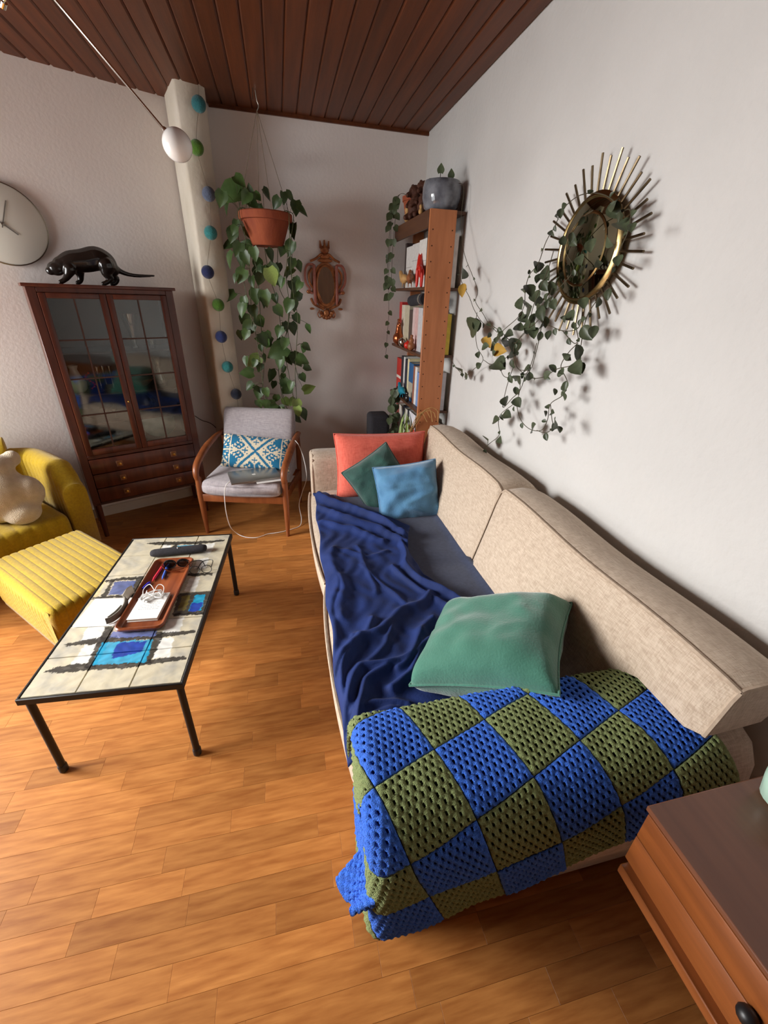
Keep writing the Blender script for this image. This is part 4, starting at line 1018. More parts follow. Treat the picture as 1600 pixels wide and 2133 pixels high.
# pens
def pen(p0, p1, r, mat, label, cap=None):
    root = thing('pen', label, 'pen', p0)
    m = MB(); a = Vector(p0); b_ = Vector(p1)
    m.tube([a, a.lerp(b_, .02), a.lerp(b_, .82), a.lerp(b_, .86), b_], [r * .7, r, r, r * .8, r * .2], 10); m.build('barrel', mat, root, ws=True)
    if cap:
        m = MB(); m.tube([a.lerp(b_, -.01), a.lerp(b_, .3)], r * 1.15, 10); c = m.build('cap', cap, root, ws=True)
        m = MB(); m.tube([a.lerp(b_, .02) + Vector((0, 0, r * 1.3)), a.lerp(b_, .26) + Vector((0, 0, r * 1.3))], r * .25, 6); m.build('clip', cap, c, ws=True)
pen((-0.632, 1.888, tz + .006), (-0.652, 1.752, tz + .006), 0.0058, 'pen_red', 'red pen lying in the tray')
pen((-0.611, 1.873, tz + .006), (-0.612, 1.758, tz + .006), 0.0055, 'pen_blue', 'light blue pen lying beside the red pen', 'pen_blue')
m = MB(); m.tube([(-0.660, 1.747, tz + .006), (-0.664, 1.738, tz + .006), (-0.678, 1.70, tz + .006)], [.004, .006, .006], 10)
tag(m.build('stub_marker', 'pen_cap', origin=(-0.668, 1.725, tz)), 'short violet blue marker in the tray', 'marker')
# sunglasses at the far end of the tray
sg = thing('sunglasses', 'dark brown sunglasses folded at the end of the tray', 'sunglasses', (-0.565, 1.845, tz))
for dx in (-0.029, 0.029):
    m = MB(); m.ball((-0.565 + dx, 1.855, tz + 0.026), (0.026, 0.006, 0.021), 16, 8); m.build('lens', 'lens_dark', sg, ws=True)
    m = MB(); m.tube([(-0.565 + dx + 0.027 * math.cos(k * .5236), 1.853, tz + 0.026 + 0.022 * math.sin(k * .5236)) for k in range(13)], 0.0028, 6, cap=False); m.build('rim', 'black_plastic', sg, ws=True)
m = MB(); m.tube(crv([(-0.62, 1.856, tz + .036), (-0.625, 1.835, tz + .03), (-0.595, 1.815, tz + .012), (-0.545, 1.812, tz + .006)], 5), 0.0028, 6); m.build('temple', 'copper', sg, ws=True)
m = MB(); m.tube(crv([(-0.51, 1.856, tz + .036), (-0.505, 1.84, tz + .03), (-0.53, 1.825, tz + .014), (-0.58, 1.822, tz + .006)], 5), 0.0028, 6); m.build('temple', 'copper', sg, ws=True)
# reading glasses
rg = thing('eyeglasses', 'thin black eyeglasses lying beside the tray', 'eyeglasses', (-0.45, 1.82, TZ))
for cx_ in (-0.478, -0.425):
    m = MB(); m.tube([(cx_ + 0.023 * math.cos(k * .5236), 1.80 + 0.006 * math.sin(k * .5236), TZ + 0.021 + 0.018 * math.sin(k * .5236)) for k in range(13)], 0.0018, 6, cap=False); m.build('rim', 'black_plastic', rg, ws=True)
m = MB(); m.tube(crv([(-0.500, 1.803, TZ + .03), (-0.505, 1.86, TZ + .03), (-0.46, 1.875, TZ + .024), (-0.44, 1.85, TZ + .004)], 5), 0.002, 6); m.build('temple', 'black_plastic', rg, ws=True)
m = MB(); m.tube(crv([(-0.402, 1.803, TZ + .03), (-0.405, 1.86, TZ + .03), (-0.45, 1.865, TZ + .024), (-0.475, 1.83, TZ + .004)], 5), 0.002, 6); m.build('temple', 'black_plastic', rg, ws=True)
# black case
bc = thing('eyeglass_case', 'long black fabric case at the far end of the tiled table', 'case', (-0.585, 2.0, TZ), math.radians(2))
m = MB(); m.loft([[(x, y * s, 0.018 + zz * s) for (y, zz) in [(0.026 * math.cos(2 * math.pi * k / 16), 0.018 * math.sin(2 * math.pi * k / 16)) for k in range(16)]]
                  for (x, s) in ((-.132, .45), (-.128, .75), (-.115, .95), (-.08, 1.0), (.08, 1.0), (.115, .97), (.128, .8), (.132, .5))])
m.build('body', 'black_fabric', bc, ang=60)
m = MB(); m.ball((0.0, -0.002, 0.0365), (0.006, 0.006, 0.003), 10, 6); m.build('snap', 'chrome', bc)
# sheet of paper and grey strap
pp = thing('paper_sheet', 'blank white sheet of paper at the edge of the tiled table', 'paper', (-0.79, 1.582, TZ), math.radians(-8))
m = MB(); m.grid(lambda u, v: (-0.086 + .172 * u, -0.088 + 0.176 * v, 0.0012 + 0.0022 * math.sin(u * 3) * v), 8, 8)
o = m.build('sheet', 'paper', pp); md = o.modifiers.new('Solidify', 'SOLIDIFY'); md.thickness = 0.0006; md.offset = 0
stp = thing('watch_strap', 'grey rubber band strap curled on the paper sheet', 'strap', (-0.745, 1.59, TZ + .003))
def strap(path, w, t, name, mat):
    P = crv(path, 6); m = MB(); L = []
    for i, p in enumerate(P):
        tn = (P[min(i + 1, len(P) - 1)] - P[max(i - 1, 0)]).normalized()
        up = Vector((-0.35, 0.15, 1)).normalized()
        nrm = tn.cross(up).normalized(); up2 = nrm.cross(tn)
        L.append([p + up2 * (w / 2) + nrm * t, p - up2 * (w / 2) + nrm * t, p - up2 * (w / 2) - nrm * t, p + up2 * (w / 2) - nrm * t])
    m.loft(L); m.build(name, mat, stp, ws=True, ang=50)
strap([(-0.762, 1.500, TZ + .016), (-0.742, 1.510, TZ + .016), (-0.722, 1.545, TZ + .017), (-0.716, 1.59, TZ + .018), (-0.722, 1.628, TZ + .026)], 0.024, 0.0022, 'band', 'strap_grey')
strap([(-0.724, 1.625, TZ + .03), (-0.715, 1.655, TZ + .04), (-0.705, 1.672, TZ + .038)], 0.034, 0.003, 'clasp', 'steel')
strap([(-0.765, 1.53, TZ + .009), (-0.745, 1.56, TZ + .012), (-0.735, 1.60, TZ + .010)], 0.010, 0.0014, 'band', 'strap_grey')

# ================================================================== glazed cabinet
CA = math.atan2(0.438, 0.899)
cpos = W0 + Nn * 0.40
cab = thing('display_cabinet', 'dark mahogany cabinet with two leaded glass doors above three drawers', 'cabinet', (cpos.x, cpos.y, 0), CA)
cx0, cx1, cdep = -0.388, 0.372, 0.36
zb, zt = 0.255, 1.600
m = MB(); m.rbox((cx0, 0.012, zb), (cx0 + 0.02, cdep, zt), 0.002, 1); m.build('side_panel', 'mahogany', cab)
m = MB(); m.rbox((cx1 - 0.02, 0.012, zb), (cx1, cdep, zt), 0.002, 1); m.build('side_panel', 'mahogany', cab)
m = MB(); m.box((cx0 + 0.02, cdep - 0.012, zb), (cx1 - 0.02, cdep, zt)); m.build('back_panel', 'mahogany_dark', cab, smooth=False)
m = MB(); m.rbox((cx0 - 0.016, -0.016, zt), (cx1 + 0.016, cdep + 0.01, zt + 0.018), 0.004, 2); m.build('top', 'mahogany', cab)
m = MB(); m.rbox((cx0 + 0.02, 0.0, zb), (cx1 - 0.02, cdep - 0.012, zb + 0.018), 0.002, 1); m.build('bottom', 'mahogany_dark', cab)
for z in (0.592, 0.80, 0.985, 1.235):
    m = MB(); m.rbox((cx0 + 0.02, 0.03, z), (cx1 - 0.02, cdep - 0.012, z + 0.012), 0.002, 1); m.build('shelf', 'mahogany_dark', cab)
for (x0, x1) in ((cx0, cx0 + 0.045), (cx1 - 0.045, cx1)):
    m = MB(); m.rbox((x0, 0.0, zb), (x1, 0.014, zt), 0.002, 1); m.build('stile', 'mahogany', cab)
m = MB(); m.rbox((cx0 + .045, 0.0, zt - 0.026), (cx1 - .045, 0.014, zt), 0.002, 1); m.build('rail', 'mahogany', cab)
m = MB(); m.rbox((cx0 + .045, 0.0, 0.585), (cx1 - .045, 0.014, 0.61), 0.002, 1); m.build('rail', 'mahogany', cab)
for sx in (cx0 + 0.025, cx1 - 0.025):
    for y in (0.03, cdep - 0.03):
        m = MB(); m.tube([(sx, y, 0.0), (sx, y, zb)], [0.014, 0.021], 10); m.build('leg', 'mahogany', cab)
xm = -0.012
for (dx0, dx1, hinge) in ((cx0 + 0.047, xm - 0.001, 1), (xm + 0.001, cx1 - 0.047, -1)):
    m = MB(); st = 0.034
    z0, z1 = 0.612, zt - 0.028
    m.rbox((dx0, -0.010, z0), (dx0 + st, 0.012, z1), 0.003, 2); m.rbox((dx1 - st, -0.010, z0), (dx1, 0.012, z1), 0.003, 2)
    m.rbox((dx0 + st, -0.010, z1 - 0.028), (dx1 - st, 0.012, z1), 0.003, 2); m.rbox((dx0 + st, -0.010, z0), (dx1 - st, 0.012, z0 + 0.04), 0.003, 2)
    door = m.build('door', 'mahogany', cab)
    gx0, gx1, gz0, gz1 = dx0 + st, dx1 - st, z0 + 0.04, z1 - 0.028
    gm = (gx0 + gx1) / 2
    m = MB(); m.box((gm - .004, -0.004, gz0), (gm + .004, 0.006, gz1)); m.build('glazing_bar', 'lead', door, smooth=False)
    for k in range(1, 4):
        z = gz0 + (gz1 - gz0) * k / 4
        m = MB(); m.box((gx0, -0.004, z - .004), (gx1, 0.006, z + .004)); m.build('glazing_bar', 'lead', door, smooth=False)
    for a, b_ in ((gx0, gm - .004), (gm + .004, gx1)):
        for k in range(4):
            m = MB(); m.box((a, 0.0, gz0 + (gz1 - gz0) * k / 4 + (.004 if k else 0)), (b_, 0.003, gz0 + (gz1 - gz0) * (k + 1) / 4 - (.004 if k < 3 else 0)))
            m.build('pane', 'pane_glass', door, smooth=False)
    kx = dx1 - 0.016 if hinge == 1 else dx0 + 0.016
    if hinge == 1:
        m = MB(); m.lathe([(0.003, 0), (0.006, .004), (0.006, .010), (0.003, .014)], (kx, -0.02, 0.93), 10); m.build('key_knob', 'brass', door)
for k in range(3):
    z0 = 0.276 + k * 0.103; z1 = z0 + 0.099
    m = MB(); m.rbox((cx0 + 0.047, -0.008, z0), (cx1 - 0.047, 0.012, z1), 0.004, 2)
    dr = m.build('drawer', 'mahogany', cab)
    for kx in (-0.172, 0.178):
        m = MB(); m.rbox((kx - .019, -0.0115, (z0 + z1) / 2 - .019), (kx + .019, -0.008, (z0 + z1) / 2 + .019), 0.001, 1); pl = m.build('pull_plate', 'pull_plate', dr)
        M = Matrix.Translation((kx, -0.0115, (z0 + z1) / 2)) @ Matrix.Rotation(math.radians(90), 4, 'X')
        q = MB(); q.lathe([(0.005, 0), (0.005, .008), (0.010, .012), (0.010, .016), (0.0, .019)], (0, 0, 0), 12)
        q.v = [tuple(M @ Vector(v)) for v in q.v]
        q.build('knob', 'brass', dr)
def cabpt(x, y, z):
    p = cpos + U * x - Nn * y
    return (p.x, p.y, z)
def vessel(name, prof, at, mat, label, cat, n=20, sx=1, sy=1):
    m = MB(); m.lathe(prof, at, n, sx, sy)
    return tag(m.build(name, mat, origin=at, ang=60), label, cat)
# glassware and china behind the panes
vessel('vase', [(0.035, 0), (0.05, .02), (0.055, .06), (0.03, .11), (0.022, .14), (0.032, .165), (0.028, .165), (0.018, .14)], cabpt(-0.27, 0.14, 0.998), 'white_china', 'white china jug on the second cabinet shelf', 'jug')
m = MB(); m.tube([Vector(cabpt(-0.20 + 0.02 * math.sin(k * .8), 0.10, 1.02 + k * 0.012)) for k in range(9)], 0.003, 6)
for k in range(9): m.ball(cabpt(-0.20 + 0.02 * math.sin(k * .8), 0.10, 1.02 + k * 0.012), 0.007, 8, 6)
tag(m.build('bead_string', 'red_paint', origin=cabpt(-0.2, 0.1, 1.0)), 'short string of dark red beads beside the white jug', 'beads')
for k in range(3):
    vessel('candle_glass', [(0.020, 0), (0.020, .004), (0.004, .010), (0.004, .10), (0.014, .115), (0.017, .15), (0.015, .15), (0.012, .118)], cabpt(-0.145 + 0.035 * k, 0.12 + 0.02 * (k % 2), 0.998), 'clear_glass',
           ('slim stemmed glass next to the dark red beads', 'slim stemmed glass between two others on the cabinet shelf', 'slim stemmed glass farthest from the red beads')[k], 'glass')['group'] = 'stemmed glasses in the cabinet'
vessel('flared_vase', [(0.02, 0), (0.022, .006), (0.012, .03), (0.02, .08), (0.045, .17), (0.055, .21), (0.05, .21), (0.018, .085)], cabpt(0.115, 0.16, 1.248), 'clear_glass', 'flared cut glass vase on the top cabinet shelf', 'vase')
vessel('tumbler', [(0.018, 0), (0.022, .05), (0.020, .05), (0.016, .006)], cabpt(0.215, 0.14, 1.248), 'clear_glass', 'tiny glass tumbler beside the flared vase', 'glass')
vessel('carafe', [(0.035, 0), (0.042, .03), (0.02, .10), (0.018, .13), (0.036, .19), (0.032, .19), (0.015, .13)], cabpt(0.225, 0.14, 0.998), 'clear_glass', 'waisted glass carafe on the second cabinet shelf', 'carafe')
vessel('wooden_bowl', [(0.03, 0), (0.06, .02), (0.085, .05), (0.08, .05), (0.055, .025), (0.0, .012)], cabpt(0.10, 0.17, 0.998), 'wood_mid', 'shallow brown wooden bowl beside the carafe', 'bowl')
vessel('liqueur_glass', [(0.014, 0), (0.003, .006), (0.003, .03), (0.012, .045), (0.015, .065), (0.013, .065)], cabpt(-0.11, 0.1, 0.813), 'clear_glass', 'little liqueur glass alone on the third cabinet shelf', 'glass')
vessel('black_vase', [(0.03, 0), (0.07, .03), (0.085, .08), (0.05, .13), (0.03, .155), (0.034, .16), (0.0, .15)], cabpt(0.09, 0.19, 0.813), 'dark_glass', 'squat black glass vase on the third cabinet shelf', 'vase')
vessel('black_bowl', [(0.03, 0), (0.08, .03), (0.11, .08), (0.1, .08), (0.03, .02)], cabpt(-0.21, 0.18, 0.813), 'dark_glass', 'wide black glass bowl on the third cabinet shelf', 'bowl')
vessel('glass_bowl', [(0.03, 0), (0.06, .02), (0.09, .09), (0.085, .09), (0.03, .02)], cabpt(-0.17, 0.16, 0.605), 'clear_glass', 'clear glass bowl on the lowest cabinet shelf', 'bowl')
m = MB(); m.lathe([(0.0, 0.004), (0.06, 0.0), (0.10, 0.010), (0.115, 0.018), (0.112, 0.02), (0.06, .006), (0.0, .008)], (0, 0, 0), 28)
Mx = Matrix.Translation(cabpt(0.16, 0.20, 0.715)) @ Matrix.Rotation(CA, 4, 'Z') @ Matrix.Rotation(math.radians(72), 4, 'X') @ Matrix.Scale(0.86, 4, (0, 1, 0))
m.v = [tuple(Mx @ Vector(v)) for v in m.v]
tag(m.build('platter', 'aqua_glass', origin=cabpt(0.16, 0.2, 0.606)), 'oval pale aqua platter leaning on the lowest cabinet shelf', 'platter')

# ------------------------------------------------------------------ black panther figure on the cabinet
m = MB()
ztop = 1.6185
def pp3(x, z, y=0.20): return cabpt(x, y, z)
def cap(path, rad, n=10):
    m.tube(crv(path, 4), [interp(k, np.linspace(0, len(crv(path, 4)) - 1, len(rad)), rad) for k in range(len(crv(path, 4)))], n)
    m.ball(path[0], rad[0], 10, 7); m.ball(path[-1], rad[-1], 10, 7)
cap([pp3(-0.175, ztop + .100), pp3(-0.12, ztop + .120), pp3(-0.05, ztop + .130), pp3(0.015, ztop + .145), pp3(0.06, ztop + .128), pp3(0.085, ztop + .095)], [0.044, 0.060, 0.066, 0.070, 0.062, 0.045])
m.ball(pp3(-0.205, ztop + .080), (0.046, 0.038, 0.038), 14, 9); m.ball(pp3(-0.236, ztop + .066), (0.026, 0.024, 0.022), 12, 8)
for sy in (-1, 1):
    m.ball(pp3(-0.188, ztop + .118, 0.20 + sy * 0.026), (0.011, 0.009, 0.012), 8, 6)
cap([pp3(-0.14, ztop + .080, 0.165), pp3(-0.160, ztop + .045, 0.162), pp3(-0.182, ztop + .022, 0.162), pp3(-0.205, ztop + .009, 0.162)], [0.034, 0.020, 0.014, 0.013])
cap([pp3(-0.09, ztop + .080, 0.235), pp3(-0.088, ztop + .045, 0.238), pp3(-0.095, ztop + .02, 0.238), pp3(-0.112, ztop + .009, 0.238)], [0.034, 0.020, 0.014, 0.013])
cap([pp3(0.055, ztop + .11, 0.16), pp3(0.045, ztop + .065, 0.158), pp3(0.064, ztop + .043, 0.158), pp3(0.036, ztop + .018, 0.158), pp3(0.014, ztop + .009, 0.158)], [0.050, 0.029, 0.017, 0.014, 0.013])
cap([pp3(0.075, ztop + .10, 0.24), pp3(0.08, ztop + .062, 0.242), pp3(0.110, ztop + .045, 0.242), pp3(0.097, ztop + .018, 0.242), pp3(0.075, ztop + .009, 0.242)], [0.046, 0.028, 0.017, 0.014, 0.013])
cap([pp3(0.10, ztop + .110), pp3(0.135, ztop + .082), pp3(0.19, ztop + .066), pp3(0.26, ztop + .064), pp3(0.325, ztop + .068)], [0.022, 0.016, 0.012, 0.010, 0.007])
o = remesh(m.build('panther_figure', 'black_gloss', origin=cabpt(-0.03, 0.2, ztop)), 0.0045, 5)
tag(o, 'glossy black prowling panther figure standing on the cabinet top', 'figurine')

# ------------------------------------------------------------------ wall clock
cc = W0 + U * -0.385
ck = thing('wall_clock', 'round white wall clock with thin grey hands', 'clock', (cc.x, cc.y, 1.915), CA)
MR = Matrix.Rotation(math.radians(90), 4, 'X')
def discm(prof, n=48, cap=True):
    m = MB(); m.lathe(prof, (0, 0, 0), n, cap=cap); m.v = [tuple(MR @ Vector(v)) for v in m.v]; return m
discm([(0.19, 0.002), (0.204, 0.004), (0.206, 0.022), (0.200, 0.026), (0.0, 0.026)]).build('dial', 'clock_face', ck)
discm([(0.203, 0.004), (0.2085, 0.005), (0.2085, 0.024), (0.203, 0.028)], 48, False).build('rim', 'steel', ck)
for (a, L, w_) in ((math.radians(68), 0.125, 0.0028), (math.radians(-40), 0.075, 0.0032)):
    m = MB(); m.box((-0.02, -0.031, -w_), (L, -0.029, w_), Matrix.Rotation(-a, 4, 'Y')); m.build('hand', 'hand_grey', ck, smooth=False)
discm([(0.008, 0.026), (0.008, 0.034), (0.0, 0.035)], 12).build('hub', 'steel', ck)
# lamp flex running from the cabinet to behind the armchair
m = MB(); m.tube(crv([(-0.735, 3.70, 0.69), (-0.69, 3.725, 0.645), (-0.62, 3.755, 0.60), (-0.56, 3.77, 0.50), (-0.50, 3.74, 0.35), (-0.45, 3.72, 0.1), (-0.40, 3.70, 0.004)], 6), 0.003, 6)
tag(m.build('power_flex', 'black_plastic', origin=(-0.56, 3.7, 0.0)), 'thin black flex hanging along the wall between cabinet and armchair', 'cable')

# ================================================================== teak armchair
ga = math.atan2(-0.25, 0.968)
chair = thing('armchair', 'teak framed armchair with light grey seat and back cushions', 'armchair', (-0.344, 2.872, 0), ga)
for s in (-1, 1):
    m = MB(); m.tube([(s * .300, -0.005, 0.0), (s * .303, 0.0, 0.14), (s * .305, 0.004, 0.30), (s * .305, 0.006, 0.44)], [0.012, 0.019, 0.023, 0.021], 12); m.build('front_leg', 'teak', chair)
    m = MB(); m.tube([(s * .272, 0.575, 0.0), (s * .285, 0.55, 0.25), (s * .295, 0.53, 0.46), (s * .298, 0.515, 0.60)], [0.012, 0.019, 0.021, 0.017], 12); m.build('rear_leg', 'teak', chair)
    P = crv([(s * .305, 0.010, 0.40), (s * .306, -0.012, 0.468), (s * .308, 0.02, 0.520), (s * .310, 0.10, 0.556), (s * .310, 0.24, 0.596), (s * .306, 0.40, 0.618), (s * .300, 0.545, 0.625)], 6)
    m = MB(); R_ = [interp(k, [0, 6, 12, 24, len(P) - 1], [0.019, 0.021, 0.024, 0.028, 0.020]) for k in range(len(P))]
    m.tube(P, R_, 12, flat=(1.15, 0.62) if False else (1.0, 0.75)); m.build('armrest', 'teak', chair)
    m = MB(); m.rbox((s * .29 - .011, 0.01, 0.255), (s * .29 + .011, 0.545, 0.315), 0.004, 2); m.build('side_rail', 'teak', chair)
m = MB(); m.rbox((-.29, -0.010, 0.262), (.29, 0.014, 0.318), 0.005, 2); m.build('front_rail', 'teak', chair)
m = MB(); m.rbox((-.28, 0.535, 0.262), (.28, 0.555, 0.318), 0.005, 2); m.build('rear_rail', 'teak', chair)
for k in range(5):
    x = -0.2 + 0.1 * k
    m = MB(); m.tube([(x, 0.56, 0.31), (x, 0.585, 0.50), (x, 0.645, 0.70)], 0.009, 8); m.build('back_slat', 'teak', chair)
m = MB(); m.rbox((-.25, 0.632, 0.66), (.25, 0.655, 0.71), 0.008, 2); m.build('top_rail', 'teak', chair)
def cushion_loops(w, d, t, n=18, bulge=0.012):
    loops = []
    for j in range(n + 1):
        q = -1 + 2 * j / n
        y = math.copysign(abs(q) ** 0.8, q) * d / 2
        s = (1 - abs(q) ** 10) ** 0.5 * 0.42 + 0.58 if abs(q) < 1 else 0.58
        sx_ = 1 - 0.035 * abs(q) ** 8
        lp = []
        for k in range(32):
            th = 2 * math.pi * k / 32
            cx = math.copysign(abs(math.cos(th)) ** 0.22, math.cos(th)); sz = math.copysign(abs(math.sin(th)) ** 0.38, math.sin(th))
            lp.append((cx * w / 2 * sx_, y, sz * t / 2 * s + math.copysign(bulge, sz) * (1 - abs(cx) ** 3) * (1 - q * q) * abs(sz)))
        loops.append(lp)
    return loops
m = MB(); m.loft(cushion_loops(0.555, 0.56, 0.115))
m.v = [(v[0], v[1] + 0.245 - 0.03 * max(0, -v[1] / 0.3) * (1 - (v[0] / 0.29) ** 2), v[2] + 0.375) for v in m.v]
m.build('seat_cushion', 'grey_linen', chair, ang=70)
m = MB(); m.loft(cushion_loops(0.55, 0.46, 0.11))
Mb = Matrix.Translation((0.0, 0.50, 0.585)) @ Matrix.Rotation(math.radians(68), 4, 'X')
m.v = [tuple(Mb @ Vector(v)) for v in m.v]
m.build('back_cushion', 'grey_linen', chair, ang=70)

# patterned lumbar pillow: stepped diamonds in blue and cream
CREAM = lin((226, 214, 186))[:3]; TEALB = lin((24, 110, 150))[:3]
def ikat(x, y):
    i = math.floor(x * 30 + 0.5); j = math.floor(y * 15 + 0.5)
    ax, ay = abs(i), abs(j)
    k = abs(ax - ay)                    # distance to the big cross
    if k <= 1: return TEALB
    for (cx, cy) in ((9, 0), (-9, 0), (0, 8), (0, -8), (27, 12), (-27, 12), (27, -12), (-27, -12)):
        dx, dy = abs(i - cx), abs(j - cy)
        if dx + dy <= 2 and (dx == 0 or dy == 0 or dx + dy < 2): return TEALB
        if dx + dy <= 4: return CREAM
    if k <= 3: return CREAM
    if k <= 4 and (ax + ay) % 6 < 3: return CREAM
    # flower fields: cream spokes and dotted diagonals over blue
    for (cx, cy) in ((22, 0), (-22, 0), (0, 17), (0, -17)):
        dx, dy = i - cx, j - cy
        if dx == 0 or (dy == 0 and abs(dx) > 1): return CREAM
        if abs(dx) == abs(dy) and abs(dx) > 1: return CREAM if (abs(dx) % 2 == 0) else TEALB
        if abs(abs(dx) - abs(dy)) == 1 and abs(dx) > 2 and (abs(dx) + abs(dy)) % 4 == 1: return CREAM
    return TEALB
pillow('lumbar_pillow', 0.50, 0.25, 0.11, axes((0.487, -0.085, -0.045), (0.05, 0.13, 0.22), (-0.235, 3.12, 0.545)), 'woven_print', 31, 0.002, n=130, seam=False,
       label='blue and cream geometric lumbar pillow on the grey armchair', colfn=ikat, corner=0.05)

# laptop on the seat
la = math.radians(12)
lap = thing('laptop', 'closed silver laptop lying on the grey chair seat', 'laptop', (-0.255, 2.905, 0.446), la)
m = MB(); m.rbox((-.168, -.115, 0.0), (.168, .115, 0.008), 0.004, 2); m.build('base', 'aluminium', lap)
m = MB(); m.rbox((-.168, -.115, 0.0085), (.168, .115, 0.0145), 0.003, 2); lid = m.build('lid', 'aluminium', lap)
m = MB()
ap = []
for k in range(28):
    th = 2 * math.pi * k / 28
    r_ = 0.0135 * (1 + 0.06 * math.cos(2 * th))
    x, y = r_ * math.cos(th), r_ * math.sin(th)
    if abs(th - math.pi / 2) < 0.25: y -= 0.003
    dd = math.hypot(x - 0.017, y - 0.001)
    if dd < 0.0085:
        f_ = 0.0085 / max(dd, 1e-5); x = 0.017 + (x - 0.017) * f_; y = 0.001 + (y - 0.001) * f_
    ap.append((x, y))
m.prism(ap, 0.0145, 0.0148)
m.prism([(0.000, 0.0125), (0.0025, 0.0165), (0.0055, 0.0195), (0.0050, 0.0155), (0.0025, 0.0130)], 0.0145, 0.0148)
m.build('logo', 'logo_white', lid, smooth=False)
m = MB(); m.rbox((-.09, -.105, 0), (.09, .06, 0.0012), 0.0004, 1)
Mp = Matrix.Translation((-0.16, 2.885, 0.4435)) @ Matrix.Rotation(math.radians(10), 4, 'Z')
m.v = [tuple(Mp @ Vector(v)) for v in m.v]
tag(m.build('paper_note', 'paper', origin=(-0.16, 2.885, 0.443)), 'sheet of paper under the silver laptop', 'paper')
# white charging cable looping over floor and armrest
m = MB()
m.tube(crv([(-0.390, 2.835, 0.455), (-0.43, 2.80, 0.44), (-0.452, 2.795, 0.38), (-0.462, 2.80, 0.24), (-0.455, 2.83, 0.10), (-0.42, 2.86, 0.02), (-0.36, 2.82, 0.006), (-0.28, 2.80, 0.005), (-0.20, 2.84, 0.005), (-0.12, 2.85, 0.005), (-0.02, 2.885, 0.005), (0.04, 2.93, 0.006),
            (0.055, 2.99, 0.04), (0.045, 3.02, 0.14), (0.075, 3.03, 0.24), (0.115, 3.03, 0.36), (0.105, 3.05, 0.50), (0.075, 3.08, 0.60), (0.05, 3.10, 0.635)], 7), 0.0028, 6)
tag(m.build('charging_cable', 'white_plastic', origin=(-0.2, 2.85, 0)), 'white charging cable looping from the laptop across the floor', 'cable')

# ================================================================== yellow lounge chair and footstool
YA = math.radians(45)
def chan(v, per): return abs(math.sin(math.pi * v / per)) ** 0.4
def channel_block(hx, hy, z0, z1, per, amp, r, taper=0.0, ny=120):
    """upholstered block: stitched channels run along local x, over the top and down both ends"""
    loops = []
    for j in range(ny + 1):
        t = -1 + 2 * j / ny
        y = t * hy
        c = amp * chan(y + 0.5 * per, per)
        e = hy - abs(y)
        s = 0.0 if e > r else (1 - math.sqrt(max(0, 1 - ((r - e) / r) ** 2))) * r
        X = hx + c - s - amp; Zt = z1 + c - s - amp
        lp = [(-X + taper, y, z0), (-X + taper * .6, y, z0 + (Zt - z0) * .3), (-X, y, Zt - r * 1.2), (-X + r * .12, y, Zt - r * .5), (-X + r * .5, y, Zt - r * .12), (-X + r * 1.2, y, Zt),
              (0, y, Zt + 0.004), (X - r * 1.2, y, Zt), (X - r * .5, y, Zt - r * .12), (X - r * .12, y, Zt - r * .5), (X, y, Zt - r * 1.2), (X - taper * .6, y, z0 + (Zt - z0) * .3), (X - taper, y, z0)]
        loops.append(lp)
    return loops
# local x = forward (b), local y = sideways (a)
ott = thing('footstool', 'mustard yellow footstool with stitched channels in front of the lounge chair', 'footstool', (-1.174, 2.136, 0), math.radians(-45))
m = MB(); m.loft(channel_block(0.355, 0.23, 0.085, 0.325, 0.0354, 0.0042, 0.035, taper=0.035, ny=208))
m.build('upholstery', 'yellow_felt', ott, ang=0)
for sd in (-1, 1):
    m = MB()
    def sidef(u, v, sd=sd):
        x = (-0.335 + 0.67 * u) * (1 - 0.035 * (1 - v)); z = 0.087 + 0.222 * v
        e_ = min(1.0, 12 * u, 12 * (1 - u), 8 * v, 8 * (1 - v))
        return (x, sd * (0.2235 + 0.0115 * chan(x + 0.3 * (z - 0.2), 0.034) ** 1.6 * e_ + 0.004 * math.sin(math.pi * v)), z)
    m.grid(sidef, 170, 12)
    m.build('side_panel', 'yellow_felt', ott, ang=0)
for sx in (-.26, .26):
    for sy in (-.15, .15):
        m = MB(); m.tube([(sx, sy, 0), (sx, sy, 0.09)], 0.014, 8); m.build('foot', 'black_metal', ott)
ych = thing('lounge_chair', 'mustard yellow lounge chair with stitched channels and low arms', 'armchair', (-1.86, 2.67, 0), math.radians(-45))
# chair frame: local x from -0.42 (back) to 0.40 (seat front)
m = MB(); m.loft(channel_block(0.31, 0.36, 0.12, 0.36, 0.0655, 0.005, 0.04))
m.v = [(v[0] + 0.055, v[1], v[2]) for v in m.v]
m.build('seat', 'yellow_felt', ych, ang=0)
def arm_wall(path, zs, thick, z0, name):
    """padded wall following a plan path; vertical channels show as scallops"""
    P = crv(path, 60); tot = 0; m = MB(); loops = []
    for i, p in enumerate(P):
        t = (P[min(i + 1, len(P) - 1)] - P[max(i - 1, 0)]); t.z = 0; t.normalize()
        nrm = Vector((-t.y, t.x, 0))
        if i: tot += (P[i] - P[i - 1]).length
        c = 0.009 * chan(tot, 0.055)
        z1 = zs(i / (len(P) - 1))
        h = thick / 2 + c
        q = []
        for k in range(17):
            a = math.pi * k / 16
            q.append((p + nrm * h * math.cos(a)) + Vector((0, 0, z1 - h + h * math.sin(a))))
        q = [p + nrm * h * 0.9 + Vector((0, 0, z0))] + q + [p - nrm * h * 0.9 + Vector((0, 0, z0))]
        loops.append(q)
    m.loft(loops); return m.build(name, 'yellow_felt', ych, ang=0)
